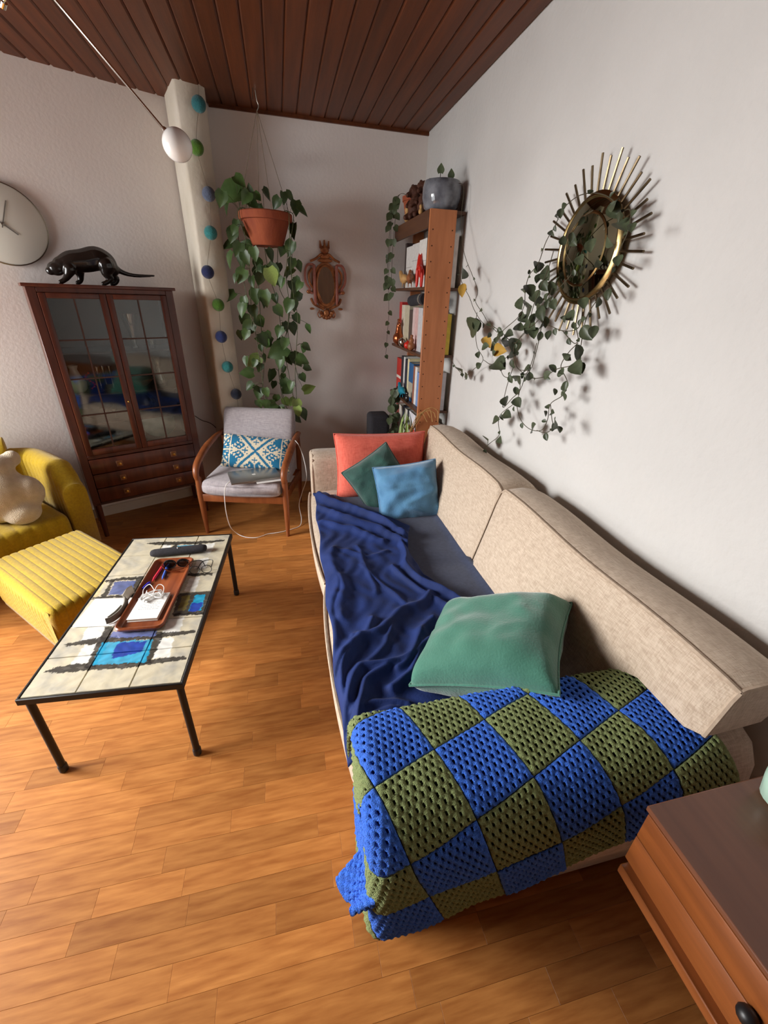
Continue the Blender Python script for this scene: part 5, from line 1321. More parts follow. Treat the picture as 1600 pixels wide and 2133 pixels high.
arm_wall([(0.34, 0.435, 0), (0.10, 0.445, 0), (-0.14, 0.44, 0), (-0.25, 0.36, 0)], lambda t: 0.655 - 0.13 * sstep(0.2, 0.0, t), 0.12, 0.10, 'arm')
arm_wall([(0.34, -0.435, 0), (0.10, -0.445, 0), (-0.14, -0.44, 0), (-0.25, -0.36, 0)], lambda t: 0.655 - 0.13 * sstep(0.2, 0.0, t), 0.12, 0.10, 'arm')
arm_wall([(-0.22, 0.34, 0), (-0.27, 0.2, 0), (-0.28, -0.2, 0), (-0.22, -0.38, 0)], lambda t: 0.74, 0.14, 0.10, 'backrest')
for sx in (-.18, .3):
    for sy in (-.3, .3):
        m = MB(); m.tube([(sx, sy, 0), (sx, sy, 0.13)], 0.016, 8); m.build('leg', 'black_metal', ych)
# plush cushion on the lounge chair
m = MB()
pc = Vector((-1.66, 2.64, 0.365))
m.ball(pc + Vector((0, 0, .16)), (0.17, 0.15, 0.17), 18, 12); m.ball(pc + Vector((0.02, 0.02, .31)), (0.10, 0.09, 0.08), 14, 9)
m.ball(pc + Vector((0.09, 0.09, .345)), (0.045, 0.04, 0.05), 12, 8); m.ball(pc + Vector((0.14, 0.02, .16)), (0.09, 0.08, 0.10), 12, 8); m.ball(pc + Vector((0.11, -0.04, .06)), (0.10, 0.09, 0.075), 12, 8)
o = remesh(m.build('plush_cushion', 'plush_cream', origin=tuple(pc)), 0.012, 6)
tag(o, 'lumpy cream plush cushion sitting on the yellow lounge chair', 'cushion')

# ================================================================== sideboard beside the camera
desk = thing('sideboard', 'teak drawer sideboard with dark polished top next to the sofa arm', 'sideboard', (0.885, -0.30, 0))
dx0, dx1, dy0, dy1 = 0.616, 1.165, -0.95, 0.335
m = MB(); m.rbox((dx0, dy0, 0.738), (dx1, dy1, 0.75), 0.002, 1); m.build('top', 'teak_top', desk, ws=True)
m = MB(); m.rbox((dx0 + .022, dy0 + .01, 0.528), (dx1, dy1 - .006, 0.738), 0.003, 1); m.build('carcass', 'teak_side', desk, ws=True)
for (z0, z1, xo) in ((0.652, 0.728, 0.006), (0.570, 0.6505, 0.006)):
    m = MB(); m.rbox((dx0 + xo, dy0 + .02, z0), (dx0 + .024, dy1 - .004, z1), 0.003, 2); dr = m.build('drawer', 'teak_side', desk, ws=True)
m = MB(); m.ball((dx0 - 0.006, 0.088, 0.650), (0.014, 0.016, 0.014), 12, 8); m.build('knob', 'black_plastic', desk, ws=True)
m = MB(); m.rbox((dx0 + .002, dy0 + .01, 0.520), (dx0 + .03, dy1 - .006, 0.546), 0.002, 1); m.build('bottom_rail', 'teak_side', desk, ws=True)
for x in (0.965, dx1 - .04):
    for y in (dy0 + .06, dy1 - .08):
        m = MB(); m.tube([(x, y, 0), (x, y, 0.53)], [0.014, 0.022], 10); m.build('leg', 'teak_side', desk, ws=True)
vessel('cup', [(0.022, 0), (0.034, .01), (0.040, .05), (0.042, .085), (0.038, .085), (0.034, .02), (0.0, .012)], (0.874, 0.285, 0.7503), 'mint_glaze', 'pale mint green cup standing on the sideboard', 'cup')

# ================================================================== leaves
OVAL = [(0.0, 0.0), (0.1, 0.42), (0.28, 0.84), (0.5, 1.0), (0.7, 0.84), (0.87, 0.48), (1.0, 0.0)]
def leaf_mesh(name, mat, wide=0.42, heart=0.12, fold=0.18, droop=0.15, prof=None):
    """unit leaf along +y, base at the origin, folded along the midrib"""
    prof = prof or [(0.0, 0.0), (0.06, 0.62), (0.2, 0.98), (0.4, 1.0), (0.62, 0.72), (0.82, 0.36), (1.0, 0.0)]
    m = MB(); vs = []; fs = []
    for (t, w) in prof:
        z = -droop * t * t
        hb = -heart if 0 < t < 0.1 else 0
        vs += [(-w * wide, t + hb, z + fold * w * wide), (-w * wide * .5, t + hb * .6, z + fold * w * wide * .42), (0, t, z), (w * wide * .5, t + hb * .6, z + fold * w * wide * .42), (w * wide, t + hb, z + fold * w * wide)]
    for i in range(len(prof) - 1):
        for k in range(4):
            a = i * 5 + k
            fs.append((a, a + 1, a + 6, a + 5))
    m.add(vs, fs)
    me = bpy.data.meshes.new(name)
    me.from_pydata(m.v, [], m.f)
    me.shade_smooth(); me.materials.append(MATS[mat])
    return me
LEAF = {k: leaf_mesh('leaf_' + k, mt, w, h, f, d, OVAL if k.startswith('hoya') else None) for k, mt, w, h, f, d in (
    ('pothos', 'leaf_dark', .42, .13, .3, .25), ('pothos_pale', 'leaf_pale', .42, .13, .25, .2), ('hoya', 'leaf_hoya', .36, .0, .45, .2), ('hoya_yellow', 'leaf_yellow', .30, .0, .5, .2),
    ('heart', 'leaf_grey', .46, .14, .15, .1), ('blade', 'leaf_pale', .07, .0, .6, .55))}
def place_leaf(root, kind, b0, b1, face, rr, tilt=0.7):
    b0 = Vector(b0); b1 = Vector(b1)
    d = b1 - b0; L = d.length
    y = d.normalized()
    z = (Vector(face) + Vector((rr.uniform(-tilt, tilt), rr.uniform(-tilt, tilt), rr.uniform(-tilt * .4, tilt)))).normalized()
    x = y.cross(z)
    if x.length < 1e-3: x = y.orthogonal()
    x.normalize(); z = x.cross(y)
    o = bpy.data.objects.new('leaf', LEAF[kind]); col.objects.link(o); o.parent = root
    p = b0 - root.location
    o.matrix_local = Matrix(((x.x * L, y.x * L, z.x * L, p.x), (x.y * L, y.y * L, z.y * L, p.y), (x.z * L, y.z * L, z.z * L, p.z), (0, 0, 0, 1)))
    return o

# ================================================================== hanging pothos
pc = Vector((-0.035, 3.48, 1.89))
poth = thing('hanging_plant', 'trailing pothos in a hanging terracotta pot beside the column', 'plant', tuple(pc))
m = MB(); m.lathe([(0.0, 0.0), (0.098, 0.0), (0.104, 0.006), (0.150, 0.135), (0.150, 0.140), (0.170, 0.142), (0.174, 0.150), (0.174, 0.182), (0.168, 0.188), (0.158, 0.186), (0.150, 0.150), (0.0, 0.150)], (0, 0, 0), 36)
m.build('pot', 'terracotta', poth, ang=35)
m = MB(); m.lathe([(0.0, 0.170), (0.10, 0.168), (0.150, 0.160)], (0, 0, 0), 24); m.build('soil', 'soil', poth)
hk = Vector((-0.035, 3.50, 2.60))
for a in (15, 105, 195, 285):
    p = pc + Vector((0.168 * math.cos(math.radians(a)), 0.168 * math.sin(math.radians(a)), 0.185))
    m = MB(); m.tube([p, hk], 0.0016, 5); m.build('hanger_string', 'string', poth, ws=True)
m = MB(); m.tube(crv([hk + Vector((0, 0, -.004)), hk + Vector((.012, 0, .02)), hk + Vector((.004, 0, .045)), hk + Vector((0, 0, .09))], 5), 0.003, 6); m.build('hook', 'steel', poth, ws=True)
m = MB(); m.tube([(-0.055, 3.47, 2.635), (-0.05, 3.472, 2.692)], 0.0028, 6)
tag(m.build('ceiling_hook', 'steel', origin=(-0.053, 3.47, 2.69)), 'spare little metal hook in the wooden ceiling', 'hook')
rr = random.Random(2)
STEMPTS = []
for s in POTHOS_STEMS:
    pts = crv(s, 5)
    r0 = Vector(s[0]); edge = pc + Vector(((r0.x - pc.x) * .6, -0.06 if r0.y < 3.5 else 0.02, 0.18))
    rim = Vector((r0.x, r0.y, 2.085)); d2 = Vector((rim.x - pc.x, rim.y - pc.y, 0))
    if d2.length < 1e-3: d2 = Vector((0, -1, 0))
    rim = pc + d2.normalized() * 0.178 + Vector((0, 0, 0.192))
    low = pc + d2.normalized() * 0.182 + Vector((0, 0, 0.12))
    full = crv([edge, rim, low] + [tuple(p) for p in s[1:]], 5)
    STEMPTS += full
    m = MB(); m.tube(full, 0.0024, 5); m.build('stem', 'stem', poth, ws=True)
for L in POTHOS_LEAVES:
    b0, b1 = Vector(L[:3]), Vector(L[3:])
    b1 = b0 + (b1 - b0) * 1.05
    # keep the leaves clear of the wall and the pot
    kind = 'pothos_pale' if (b0.z < 0.95 and rr.random() < .55) or rr.random() < .03 else 'pothos'
    face = (0.0, -1.0, 0.45)
    place_leaf(poth, kind, b0, b1, face, rr, 0.75)
    near = min(STEMPTS, key=lambda q: (q - b0).length)
    if 0.01 < (near - b0).length < 0.25:
        m = MB(); mid = near.lerp(b0, .5) + Vector((0, -0.008, 0.012)); m.tube(crv([near, mid, b0], 3), 0.0014, 4, cap=False); m.build('petiole', 'stem', poth, ws=True)

# smaller leaves filling the strands between the big ones
for q in STEMPTS[6::5]:
    if q.z > 2.02 or rr.random() < .25: continue
    a = rr.uniform(0, 6.28); st_ = q + Vector((math.cos(a) * .035, -0.02, rr.uniform(-.01, .02)))
    d = Vector((math.cos(a) * .55, -.15, -.85)).normalized() * rr.uniform(.06, .105)
    place_leaf(poth, 'pothos_pale' if q.z < .95 and rr.random() < .5 else 'pothos', st_, st_ + d, (math.cos(a) * .3, -1, .4), rr, .6)
    m = MB(); m.tube([q, q.lerp(st_, .5) + Vector((0, 0, .006)), st_], 0.0013, 4, cap=False); m.build('petiole', 'stem', poth, ws=True)

# ================================================================== felt ball garland on the column
balls = [((-0.379, 3.508, 2.589), 'ball_teal'), ((-0.421, 3.489, 2.38), 'ball_green'), ((-0.388, 3.504, 2.156), 'ball_slate'), ((-0.406, 3.495, 1.947), 'ball_turq'), ((-0.456, 3.473, 1.72), 'ball_navy'),
         ((-0.419, 3.490, 1.522), 'ball_green'), ((-0.428, 3.486, 1.315), 'ball_indigo'), ((-0.413, 3.492, 1.107), 'ball_turq'), ((-0.378, 3.508, 0.904), 'ball_ink'), ((-0.376, 3.509, 0.778), 'ball_maroon')]
gar = thing('felt_ball_garland', 'garland of blue and green felt balls hung down the cream column', 'garland', (-0.41, 3.49, 2.60))
gn = Vector((0.407, -0.914, 0)) * 0.030
P = [Vector(p) + gn for p, _ in balls]
m = MB(); m.tube(crv([P[0] + Vector((0.01, 0, 0.085))] + P, 4), 0.0012, 5); m.build('thread', 'string', gar, ws=True)
for i, (p, mt) in enumerate(balls):
    q = Vector(p) + gn
    m = MB(); m.ball(q, (0.024 if i == 9 else 0.041, 0.024 if i == 9 else 0.038, 0.022 if i == 9 else 0.041), 18, 11); m.build('felt_ball', mt, gar, ws=True)

# ================================================================== small gilt mirror on the back wall
gc = Vector((0.383, 3.828, 1.69))
gm_ = thing('gilt_mirror', 'small ornate gilt mirror with carved crown on the back wall', 'mirror', tuple(gc), math.radians(2.4))
def oval(a, b_, z0=0, n=28): return [(a * math.cos(2 * math.pi * k / n), 0, z0 + b_ * math.sin(2 * math.pi * k / n)) for k in range(n + 1)]
m = MB(); pr = [(0.068 * math.cos(2 * math.pi * k / 28), 0.132 * math.sin(2 * math.pi * k / 28)) for k in range(28)]
m.prism(pr, -0.006, 0.008, Matrix.Translation((0, -0.014, -0.02)) @ Matrix.Rotation(math.radians(-9), 4, 'Z') @ Matrix.Rotation(math.radians(94), 4, 'X')); m.build('glass', 'mirror', gm_)
m = MB(); m.tube([(p[0], -0.016, p[2] - .02) for p in oval(0.074, 0.138)], 0.011, 8, cap=False)
m.prism([(0.105 * math.cos(2 * math.pi * k / 20), 0.165 * math.sin(2 * math.pi * k / 20)) for k in range(20)], 0.0, 0.010, Matrix.Translation((0, 0.0, -0.02)) @ Matrix.Rotation(math.radians(90), 4, 'X'))
m.build('frame', 'gilt', gm_)
for s in (-1, 1):
    m = MB(); m.tube([(s * .088, -0.022, 0.125), (s * .088, -0.024, 0.12), (s * .088, -0.024, -0.13), (s * .086, -0.022, -0.155)], [0.006, 0.012, 0.012, 0.008], 10); m.build('pillar', 'gilt_pink', gm_)
    m = MB(); m.tube(crv([(s * .09, -0.014, 0.125), (s * .135, -0.014, 0.12), (s * .158, -0.014, 0.07), (s * .155, -0.014, 0.0), (s * .125, -0.014, -0.045), (s * .14, -0.014, -0.06), (s * .105, -0.014, -0.075)], 5), 0.009, 8); m.build('scroll', 'gilt_pink', gm_)
    m = MB(); m.tube(crv([(s * .10, -0.014, 0.10), (s * .128, -0.014, 0.06), (s * .125, -0.014, 0.0), (s * .10, -0.014, -0.04)], 5), 0.008, 8); m.build('scroll', 'gilt', gm_)
    m = MB(); m.tube(crv([(s * .115, -0.014, 0.145), (s * .07, -0.02, 0.165), (s * .03, -0.022, 0.195), (s * .012, -0.02, 0.185)], 5), [0.009] * 16, 8); m.build('scroll', 'gilt', gm_)
    m = MB(); m.tube(crv([(s * .12, -0.014, -0.11), (s * .10, -0.02, -0.15), (s * .05, -0.022, -0.175), (s * .02, -0.02, -0.19)], 5), 0.010, 8); m.build('scroll', 'gilt', gm_)
    m = MB(); m.tube(crv([(s * .052, -0.014, -0.19), (s * .072, -0.014, -0.225), (s * .055, -0.014, -0.25), (s * .034, -0.014, -0.225), (s * .04, -0.014, -0.195)], 5), 0.0042, 6); m.build('ring', 'gilt', gm_)
    m = MB(); m.ball((s * .135, -0.014, -0.065), (0.02, 0.012, 0.014), 10, 6); m.build('rosette', 'gilt', gm_)
    m = MB(); m.ball((s * .115, -0.014, -0.185), (0.02, 0.01, 0.009), 10, 6); m.build('rosette', 'gilt', gm_)
m = MB()
m.ball((0, -0.014, 0.225), (0.034, 0.013, 0.03), 12, 8); m.ball((0, -0.014, 0.185), (0.045, 0.013, 0.022), 12, 8); m.ball((0, -0.014, 0.155), (0.06, 0.012, 0.018), 12, 8)
m.tube([(-.028, -.014, .235), (-.034, -.014, .285)], [0.012, 0.004], 8); m.tube([(0, -.014, .235), (0, -.014, .29)], [0.013, 0.006], 8); m.tube([(.028, -.014, .235), (.034, -.014, .285)], [0.012, 0.004], 8)
m.build('crown', 'gilt', gm_)
m = MB()
for k in range(7):
    a = math.radians(-90 + (k - 3) * 26); m.ball((0.045 * math.cos(a), -0.016, -0.205 + 0.045 * math.sin(a)), (0.016, 0.010, 0.016), 10, 6)
m.ball((0, -0.018, -0.215), (0.024, 0.014, 0.03), 12, 8); m.build('shell', 'gilt', gm_)

# ================================================================== bookcase
BX0, BX1, BY0, BY1, BZ = 0.935, 1.105, 2.93, 3.82, 2.085
bk = thing('bookcase', 'tall narrow teak bookcase with pegged end panel in the corner', 'bookcase', (1.05, 3.38, 0))
m = MB(); m.rbox((BX0, BY0, 0), (BX1, BY0 + .022, BZ), 0.002, 1); ep = m.build('end_panel', 'bookcase_wood', bk, ws=True)
m = MB(); m.rbox((1.085, BY1 - .022, 0), (1.17, BY1, BZ), 0.002, 1); m.build('end_panel', 'bookcase_wood', bk, ws=True)
m = MB()
for xc in (BX0 + .022, BX1 - .022):
    z = 0.45
    while z < 2.03:
        m.tube([(xc, BY0 - .0008, z), (xc, BY0 + .004, z)], 0.0042, 8); z += 0.085
m.build('peg_holes', 'peg_hole', bk, ws=True)['kind'] = 'stuff'
SH = (0.12, 0.47, 0.845, 1.235, 1.652)
for z in SH:
    m = MB(); m.rbox((BX0 + .003, BY0 + .022, z), (1.172, BY1 - .022, z + .018), 0.002, 1); m.build('shelf', 'bookcase_apron', bk, ws=True)
m = MB(); m.rbox((BX0 - .004, BY0 + .022, BZ - .095), (BX0 + .014, BY1 - .022, BZ), 0.002, 1); m.build('apron', 'bookcase_apron', bk, ws=True)
m = MB(); m.rbox((BX0 + .014, BY0 + .022, BZ - .018), (1.17, BY1 - .022, BZ), 0.002, 1); m.build('top', 'bookcase_apron', bk, ws=True)

def book(y0, th, z, hgt, c, label, lean=0.0, x0=0.980, dep=0.165, band=None, group=None, txt=None):
    r = thing('book', label, 'book', (x0, y0 + th / 2, z), 0, group)
    if lean: r.rotation_euler = (lean, 0, 0)
    mt = book_mat(c)
    m = MB()
    m.rbox((0, -th / 2, 0), (0.003, th / 2, hgt), 0.001, 1)
    m.box((0.003, -th / 2, 0), (dep, -th / 2 + .002, hgt)); m.box((0.003, th / 2 - .002, 0), (dep, th / 2, hgt))
    m.build('cover', mt, r, smooth=False)
    m = MB(); m.box((0.003, -th / 2 + .002, 0.003), (dep - .003, th / 2 - .002, hgt - .004)); m.build('pages', 'paper_edge', r, smooth=False)
    if band:
        m = MB(); m.box((-0.0006, -th / 2 + .0005, hgt * band[0]), (0, th / 2 - .0005, hgt * band[1])); m.build('spine_label', book_mat(band[2]), r, smooth=False)
    if txt:
        cu = bpy.data.curves.new('spine_lettering', 'FONT'); cu.body = txt[0]; cu.size = txt[1]; cu.align_x = 'CENTER'; cu.align_y = 'CENTER'; cu.extrude = 0.0002
        t = bpy.data.objects.new('spine_lettering', cu); col.objects.link(t); t.parent = r; cu.materials.append(MATS[txt[2]])
        t.location = (-0.0008, 0, hgt * txt[3]); t.rotation_euler = (math.radians(90), 0, math.radians(-90)) if txt[4] == 0 else (0, math.radians(-90), 0)
        bpy.context.view_layer.update()
        me = bpy.data.meshes.new_from_object(t.evaluated_get(bpy.context.evaluated_depsgraph_get()))
        t2 = bpy.data.objects.new('spine_lettering', me); col.objects.link(t2); t2.parent = r; t2.location = t.location; t2.rotation_euler = t.rotation_euler
        bpy.data.objects.remove(t)
    return r
S4 = 1.6705
y = 2.965
for (th, hg, c, lb, kw) in (
        (0.030, 0.30, (226, 222, 216), 'white bound book with red edge stripe on the top shelf', dict(band=(0, 1, (214, 80, 66)))),
        (0.026, 0.29, (230, 226, 220), 'plain white slim volume beside the red striped book', {}),
        (0.012, 0.30, (58, 44, 44), 'thin dark brown book between white volumes on the top shelf', {}),
        (0.085, 0.285, (224, 220, 214), 'thick white box file on the top bookcase shelf', dict(band=(.55, .56, (150, 140, 140)))),
        (0.085, 0.275, (216, 212, 208), 'second thick white box file with grey line on the top shelf', dict(band=(.62, .63, (140, 132, 130)))),
        (0.080, 0.27, (220, 216, 212), 'third white box file beside the dark upright folder', dict(band=(.5, .51, (140, 132, 130)))),
        (0.020, 0.30, (60, 46, 44), 'dark brown folder standing at the far end of the top shelf', {})):
    th *= 1.95; book(y, th, S4, hg, c, lb, **kw); y += th + 0.003
S3 = 1.2535
y = 2.965
for (th, hg, c, lb, kw) in (
        (0.022, 0.26, (222, 196, 70), 'yellow spined book next to the end panel', {}),
        (0.05, 0.27, (150, 146, 146), 'grey book beside the yellow spined book', dict(band=(.1, .9, (206, 200, 194)))),
        (0.05, 0.29, (200, 198, 200), 'light grey tall book on the third shelf', dict(txt=('ARCHITEKTUR', .018, 'black_plastic', .5, 1))),
        (0.045, 0.29, (224, 218, 214), 'white tall book with pink stripe on the third shelf', dict(band=(0, 1, (216, 176, 172)))),
        (0.03, 0.29, (216, 190, 186), 'pale pink slim book on the third shelf', {}),
        (0.05, 0.27, (84, 70, 64), 'dark brown book behind the copper pot', {}),
        (0.07, 0.30, (196, 186, 160), 'cream cloth bound book on the third shelf', {}),
        (0.05, 0.30, (216, 206, 186), 'pale cream book beside the red spine', {}),
        (0.04, 0.32, (196, 54, 50), 'red spined tall book at the far end of the third shelf', {})):
    if 'txt' in kw: kw = {}
    th *= 1.85; book(y, th, S3, hg, c, lb, **kw); y += th + 0.003
S2 = 0.8635
y = 2.965
for (th, hg, c, lb, kw) in (
        (0.09, 0.27, (206, 206, 212), 'white book lettered in black next to the end panel', dict(txt=('ESP', .04, 'black_plastic', .86, 0))),
        (0.035, 0.25, (120, 150, 200), 'light blue book on the second shelf', {}),
        (0.035, 0.28, (230, 226, 222), 'white narrow book beside the light blue book', {}),
        (0.03, 0.28, (150, 92, 66), 'brown narrow book on the second shelf', {}),
        (0.085, 0.29, (40, 92, 140), 'wide deep blue book on the second shelf', dict(band=(.1, .5, (176, 168, 150)))),
        (0.03, 0.31, (226, 214, 170), 'cream yellow tall book beside the wide blue book', {}),
        (0.05, 0.30, (36, 40, 56), 'black tall book on the second shelf', {}),
        (0.03, 0.31, (222, 220, 216), 'white tall book between black books', {}),
        (0.05, 0.31, (40, 42, 50), 'charcoal tall book on the second shelf', {}),
        (0.10, 0.28, (196, 48, 38), 'bright red book with pale mark at the far end', dict(band=(.42, .5, (230, 220, 210))))):
    th *= 1.42; book(y, th, S2, hg, c, lb, **kw); y += th + 0.003
S1 = 0.4885
y = 2.965
for (th, hg, c, lb, kw) in (
        (0.05, 0.27, (196, 92, 66), 'rust red book on the low shelf', {}),
        (0.04, 0.29, (60, 48, 48), 'dark book with red letters on the low shelf', {}),
        (0.10, 0.30, (226, 224, 228), 'thick white book with red mark on the low shelf', dict(band=(.5, .62, (200, 70, 56)))),
        (0.03, 0.30, (44, 44, 50), 'slim black book on the low shelf', {}),
        (0.05, 0.29, (214, 208, 196), 'ivory book beside the slim black book', {}),
        (0.03, 0.30, (60, 70, 96), 'slim navy book on the low shelf', {}),
        (0.07, 0.28, (220, 212, 200), 'cream book pair on the low shelf', {}),
        (0.06, 0.27, (150, 70, 60), 'maroon book at the far end of the low shelf', {})):
    th *= 1.7; book(y, th, S1, hg, c, lb, **kw); y += th + 0.003
def blob(name, parts, mat, at, label, vox=0.004, cat='figurine', rz=0.0):
    m = MB()
    M = Matrix.Translation(at) @ Matrix.Rotation(rz, 4, 'Z')
    for p in parts:
        if len(p) == 2: m.ball(p[0], p[1], 12, 8)
        else:
            m.tube([p[0], p[1]], [p[2], p[3]], 8); m.ball(p[0], p[2], 8, 6); m.ball(p[1], p[3], 8, 6)
    m.v = [tuple(M @ Vector(v)) for v in m.v]
    return tag(remesh(m.build(name, mat, origin=at), vox, 3), label, cat)
# red horse, local x = forward
horse = [((0, 0, .085), (.045, .022, .026)), ((.035, 0, .10), (.07, 0, .145), .02, .014), ((.068, 0, .15), (.095, 0, .135), .014, .009),
         ((.03, .012, .08), (.032, .013, .006), .011, .007), ((.03, -.012, .08), (.036, -.013, .006), .011, .007), ((-.032, .012, .08), (-.034, .013, .006), .012, .007), ((-.032, -.012, .08), (-.03, -.013, .006), .012, .007),
         ((.066, .006, .155), (.064, .008, .172), .006, .002), ((.066, -.006, .155), (.064, -.008, .172), .006, .002), ((-.045, 0, .095), (-.062, 0, .05), .008, .005)]
horse = [tuple((tuple(c * 1.2 for c in q) if isinstance(q, tuple) else q * 1.2) for q in p) for p in horse]
blob('horse_figure', horse, 'red_paint', (0.946, 3.12, 1.6705), 'red wooden horse figure standing before the white files', rz=math.radians(75), vox=0.0035)
bird = [((0, 0, .06), (.05, .028, .032)), ((.04, 0, .075), (.062, 0, .10), .02, .014), ((.064, 0, .104), (.016, .014, .014)), ((.075, 0, .1), (.1, 0, .09), .007, .002), ((-.04, 0, .06), (-.085, 0, .05), .016, .005),
        ((0, .01, .035), (0.003, .012, .004), .005, .004), ((0, -.01, .035), (0.003, -.012, .004), .005, .004)]
blob('bird_figure', bird, 'wood_light', (0.942, 3.50, 1.6705), 'carved pale wooden bird on the top shelf', rz=math.radians(100))
blob('bird_figure', bird, 'wood_mid', (0.944, 3.34, 1.6705), 'carved brown wooden bird beside the red horse', rz=math.radians(75))
blob('bird_figure', bird, 'turquoise_paint', (0.942, 3.42, S2), 'turquoise glazed bird perched on the second shelf', rz=math.radians(95))
pen_ = [((0, 0, .03), (.018, .018, .03)), ((0, 0, .07), (.012, .012, .013)), ((.01, 0, .07), (.024, 0, .066), .005, .002)]
blob('penguin_figure', pen_, 'black_gloss', (0.942, 3.25, S2), 'tiny black bird figure beside the turquoise bird', rz=math.radians(180), vox=0.003)
blob('pear_figure', [((0, 0, .05), (.048, .048, .05)), ((0, 0, .09), (0, 0, .15), .03, .02), ((0, -.03, .16), (.0, .03, .19), .012, .008), ((.0, .03, .16), (0, -.02, .2), .012, .008)], 'copper', (0.948, 3.62, S3), 'polished copper knotted gourd ornament on the third shelf')
blob('gourd_figure', [((0, 0, .03), (.03, .03, .03)), ((0, 0, .07), (.02, .02, .02)), ((.0, 0, .1), (.012, .012, .012))], 'wood_mid', (0.944, 3.22, S3), 'small brown turned wooden gourd on the third shelf', vox=.0035)
blob('apple_figure', [((0, 0, .028), (.03, .03, .028)), ((0, 0, .055), (0, 0, .07), .004, .003)], 'red_paint', (0.944, 3.32, S3), 'small red painted apple ornament on the third shelf', vox=.0035)
m = MB(); m.ball((0.945, 3.47, S3 + .036), 0.036, 20, 12); tag(m.build('silver_ball', 'chrome', origin=(0.945, 3.47, S3)), 'shiny silver ball on the third shelf', 'ornament')
m = MB(); m.tube(crv([(0.955, 2.99, 1.60), (0.955, 3.10, 1.598), (0.955, 3.22, 1.59), (0.955, 3.30, 1.585)], 5), [0.034] * 8 + [0.036] * 8, 14)
rl = thing('cloth_roll', 'black rolled cloth lying on top of the third shelf books', 'roll', (0.955, 3.15, 1.56))
m.build('roll', 'black_fabric', rl, ws=True)
m = MB(); m.tube([(0.955, 3.03, 1.599), (0.955, 3.055, 1.599)], 0.0365, 14); m.build('band', 'strap_grey', rl, ws=True)
# bears kissing on the bookcase top
bear = [((0, 0, .055), (.035, .038, .055)), ((0, 0, .13), (.036, .036, .036)), ((.03, 0, .12), (.05, 0, .113), .016, .012), ((-.005, .03, .16), (.011, .011, .014)), ((-.005, -.03, .16), (.011, .011, .014)),
        ((.01, .034, .085), (.038, .02, .065), .014, .010), ((.01, -.034, .085), (.038, -.02, .065), .014, .010), ((.02, .022, .02), (.042, .024, .012), .018, .014), ((.02, -.022, .02), (.042, -.024, .012), .018, .014)]
bear = [tuple((tuple(c * 1.2 for c in q) if isinstance(q, tuple) else q * 1.2) for q in p) for p in bear]
blob('bear_figure', bear, 'bear_brown', (0.965, 3.40, BZ), 'dark brown bear figure next to the terracotta planter', rz=math.radians(200))
blob('bear_figure', bear, 'bear_brown', (0.990, 3.265, BZ), 'dark brown bear figure next to the grey glazed pot', rz=math.radians(215))
blob('wood_figure', [((0, 0, .03), (.022, .022, .03)), ((0, 0, .075), (.017, .017, .02))], 'wood_light', (0.948, 3.52, BZ), 'small pale wooden peg figure in front of the planter')
blob('wood_figure', [((0, 0, .018), (.016, .016, .018)), ((0, 0, .045), (.012, .012, .013))], 'wood_light', (0.948, 3.18, BZ), 'tiny pale wooden peg figure in front of the grey pot', vox=.003)
vessel('ceramic_pot', [(0.0, 0.0), (0.085, 0.0), (0.105, 0.02), (0.118, 0.07), (0.118, 0.12), (0.110, 0.155), (0.106, 0.158), (0.100, 0.15), (0.098, 0.11), (0.0, 0.11)], (1.040, 3.06, BZ + 0.0005), 'glaze_grey', 'big grey glazed ceramic pot on the bookcase corner', 'pot', n=40)
tp = thing('trailing_plant', 'terracotta planter of trailing heart leaf vine on the bookcase top', 'plant', (1.03, 3.56, BZ + .0005))
m = MB(); m.lathe([(0.0, 0.0), (0.075, 0.0), (0.098, 0.13), (0.105, 0.132), (0.107, 0.160), (0.100, 0.162), (0.092, 0.13), (0.0, 0.13)], (0, 0, 0), 32); m.build('pot', 'terracotta', tp, ang=35)
m = MB(); m.lathe([(0.0, 0.150), (0.09, 0.140)], (0, 0, 0), 20); m.build('soil', 'soil', tp)
rr = random.Random(8)
for k, (x, y, zb_) in enumerate(((0.885, 3.74, 1.16), (0.90, 3.70, 1.62), (0.87, 3.72, 1.70))):
    s = [(1.0, 3.60, 2.25), (0.93, 3.66, 2.275), (x + .015, y, 2.20), (x, y + .005, 2.0), (x - .008, y, 1.75), (x + .004, y, max(zb_, 1.5))]
    if zb_ < 1.4: s += [(x, y + .01, 1.35), (x - .012, y, zb_)]
    P = crv(s, 8)
    m = MB(); m.tube(P, 0.0016, 5); m.build('stem', 'stem_dark', tp, ws=True)
    for q in P[12::3 if zb_ > 1.4 else 4]:
        a = rr.uniform(0, 6.28); L = rr.uniform(0.045, 0.07) if q.z > 1.6 else rr.uniform(0.03, 0.042)
        d = Vector((math.cos(a) * .8, -0.2, -0.8)).normalized() * L
        place_leaf(tp, 'heart', q, q + d, (-.35, -.9, .2), rr, .5)
gp = thing('ceramic_pot_plant', 'two round leaves growing from the grey glazed pot', 'plant', (1.04, 3.06, BZ + .115))
for (a, b_) in (((1.02, 3.06, BZ + .11), (1.01, 3.02, BZ + .19)), ((1.06, 3.05, BZ + .11), (1.07, 3.0, BZ + .165))):
    m = MB(); m.tube(crv([a, (a[0], a[1] - .01, a[2] + .04), b_], 4), 0.002, 5); m.build('stem', 'stem_dark', gp, ws=True)
    place_leaf(gp, 'heart', b_, (b_[0] - .004, b_[1] - .015, b_[2] + .045), (-.2, -1, .2), rr, .2)
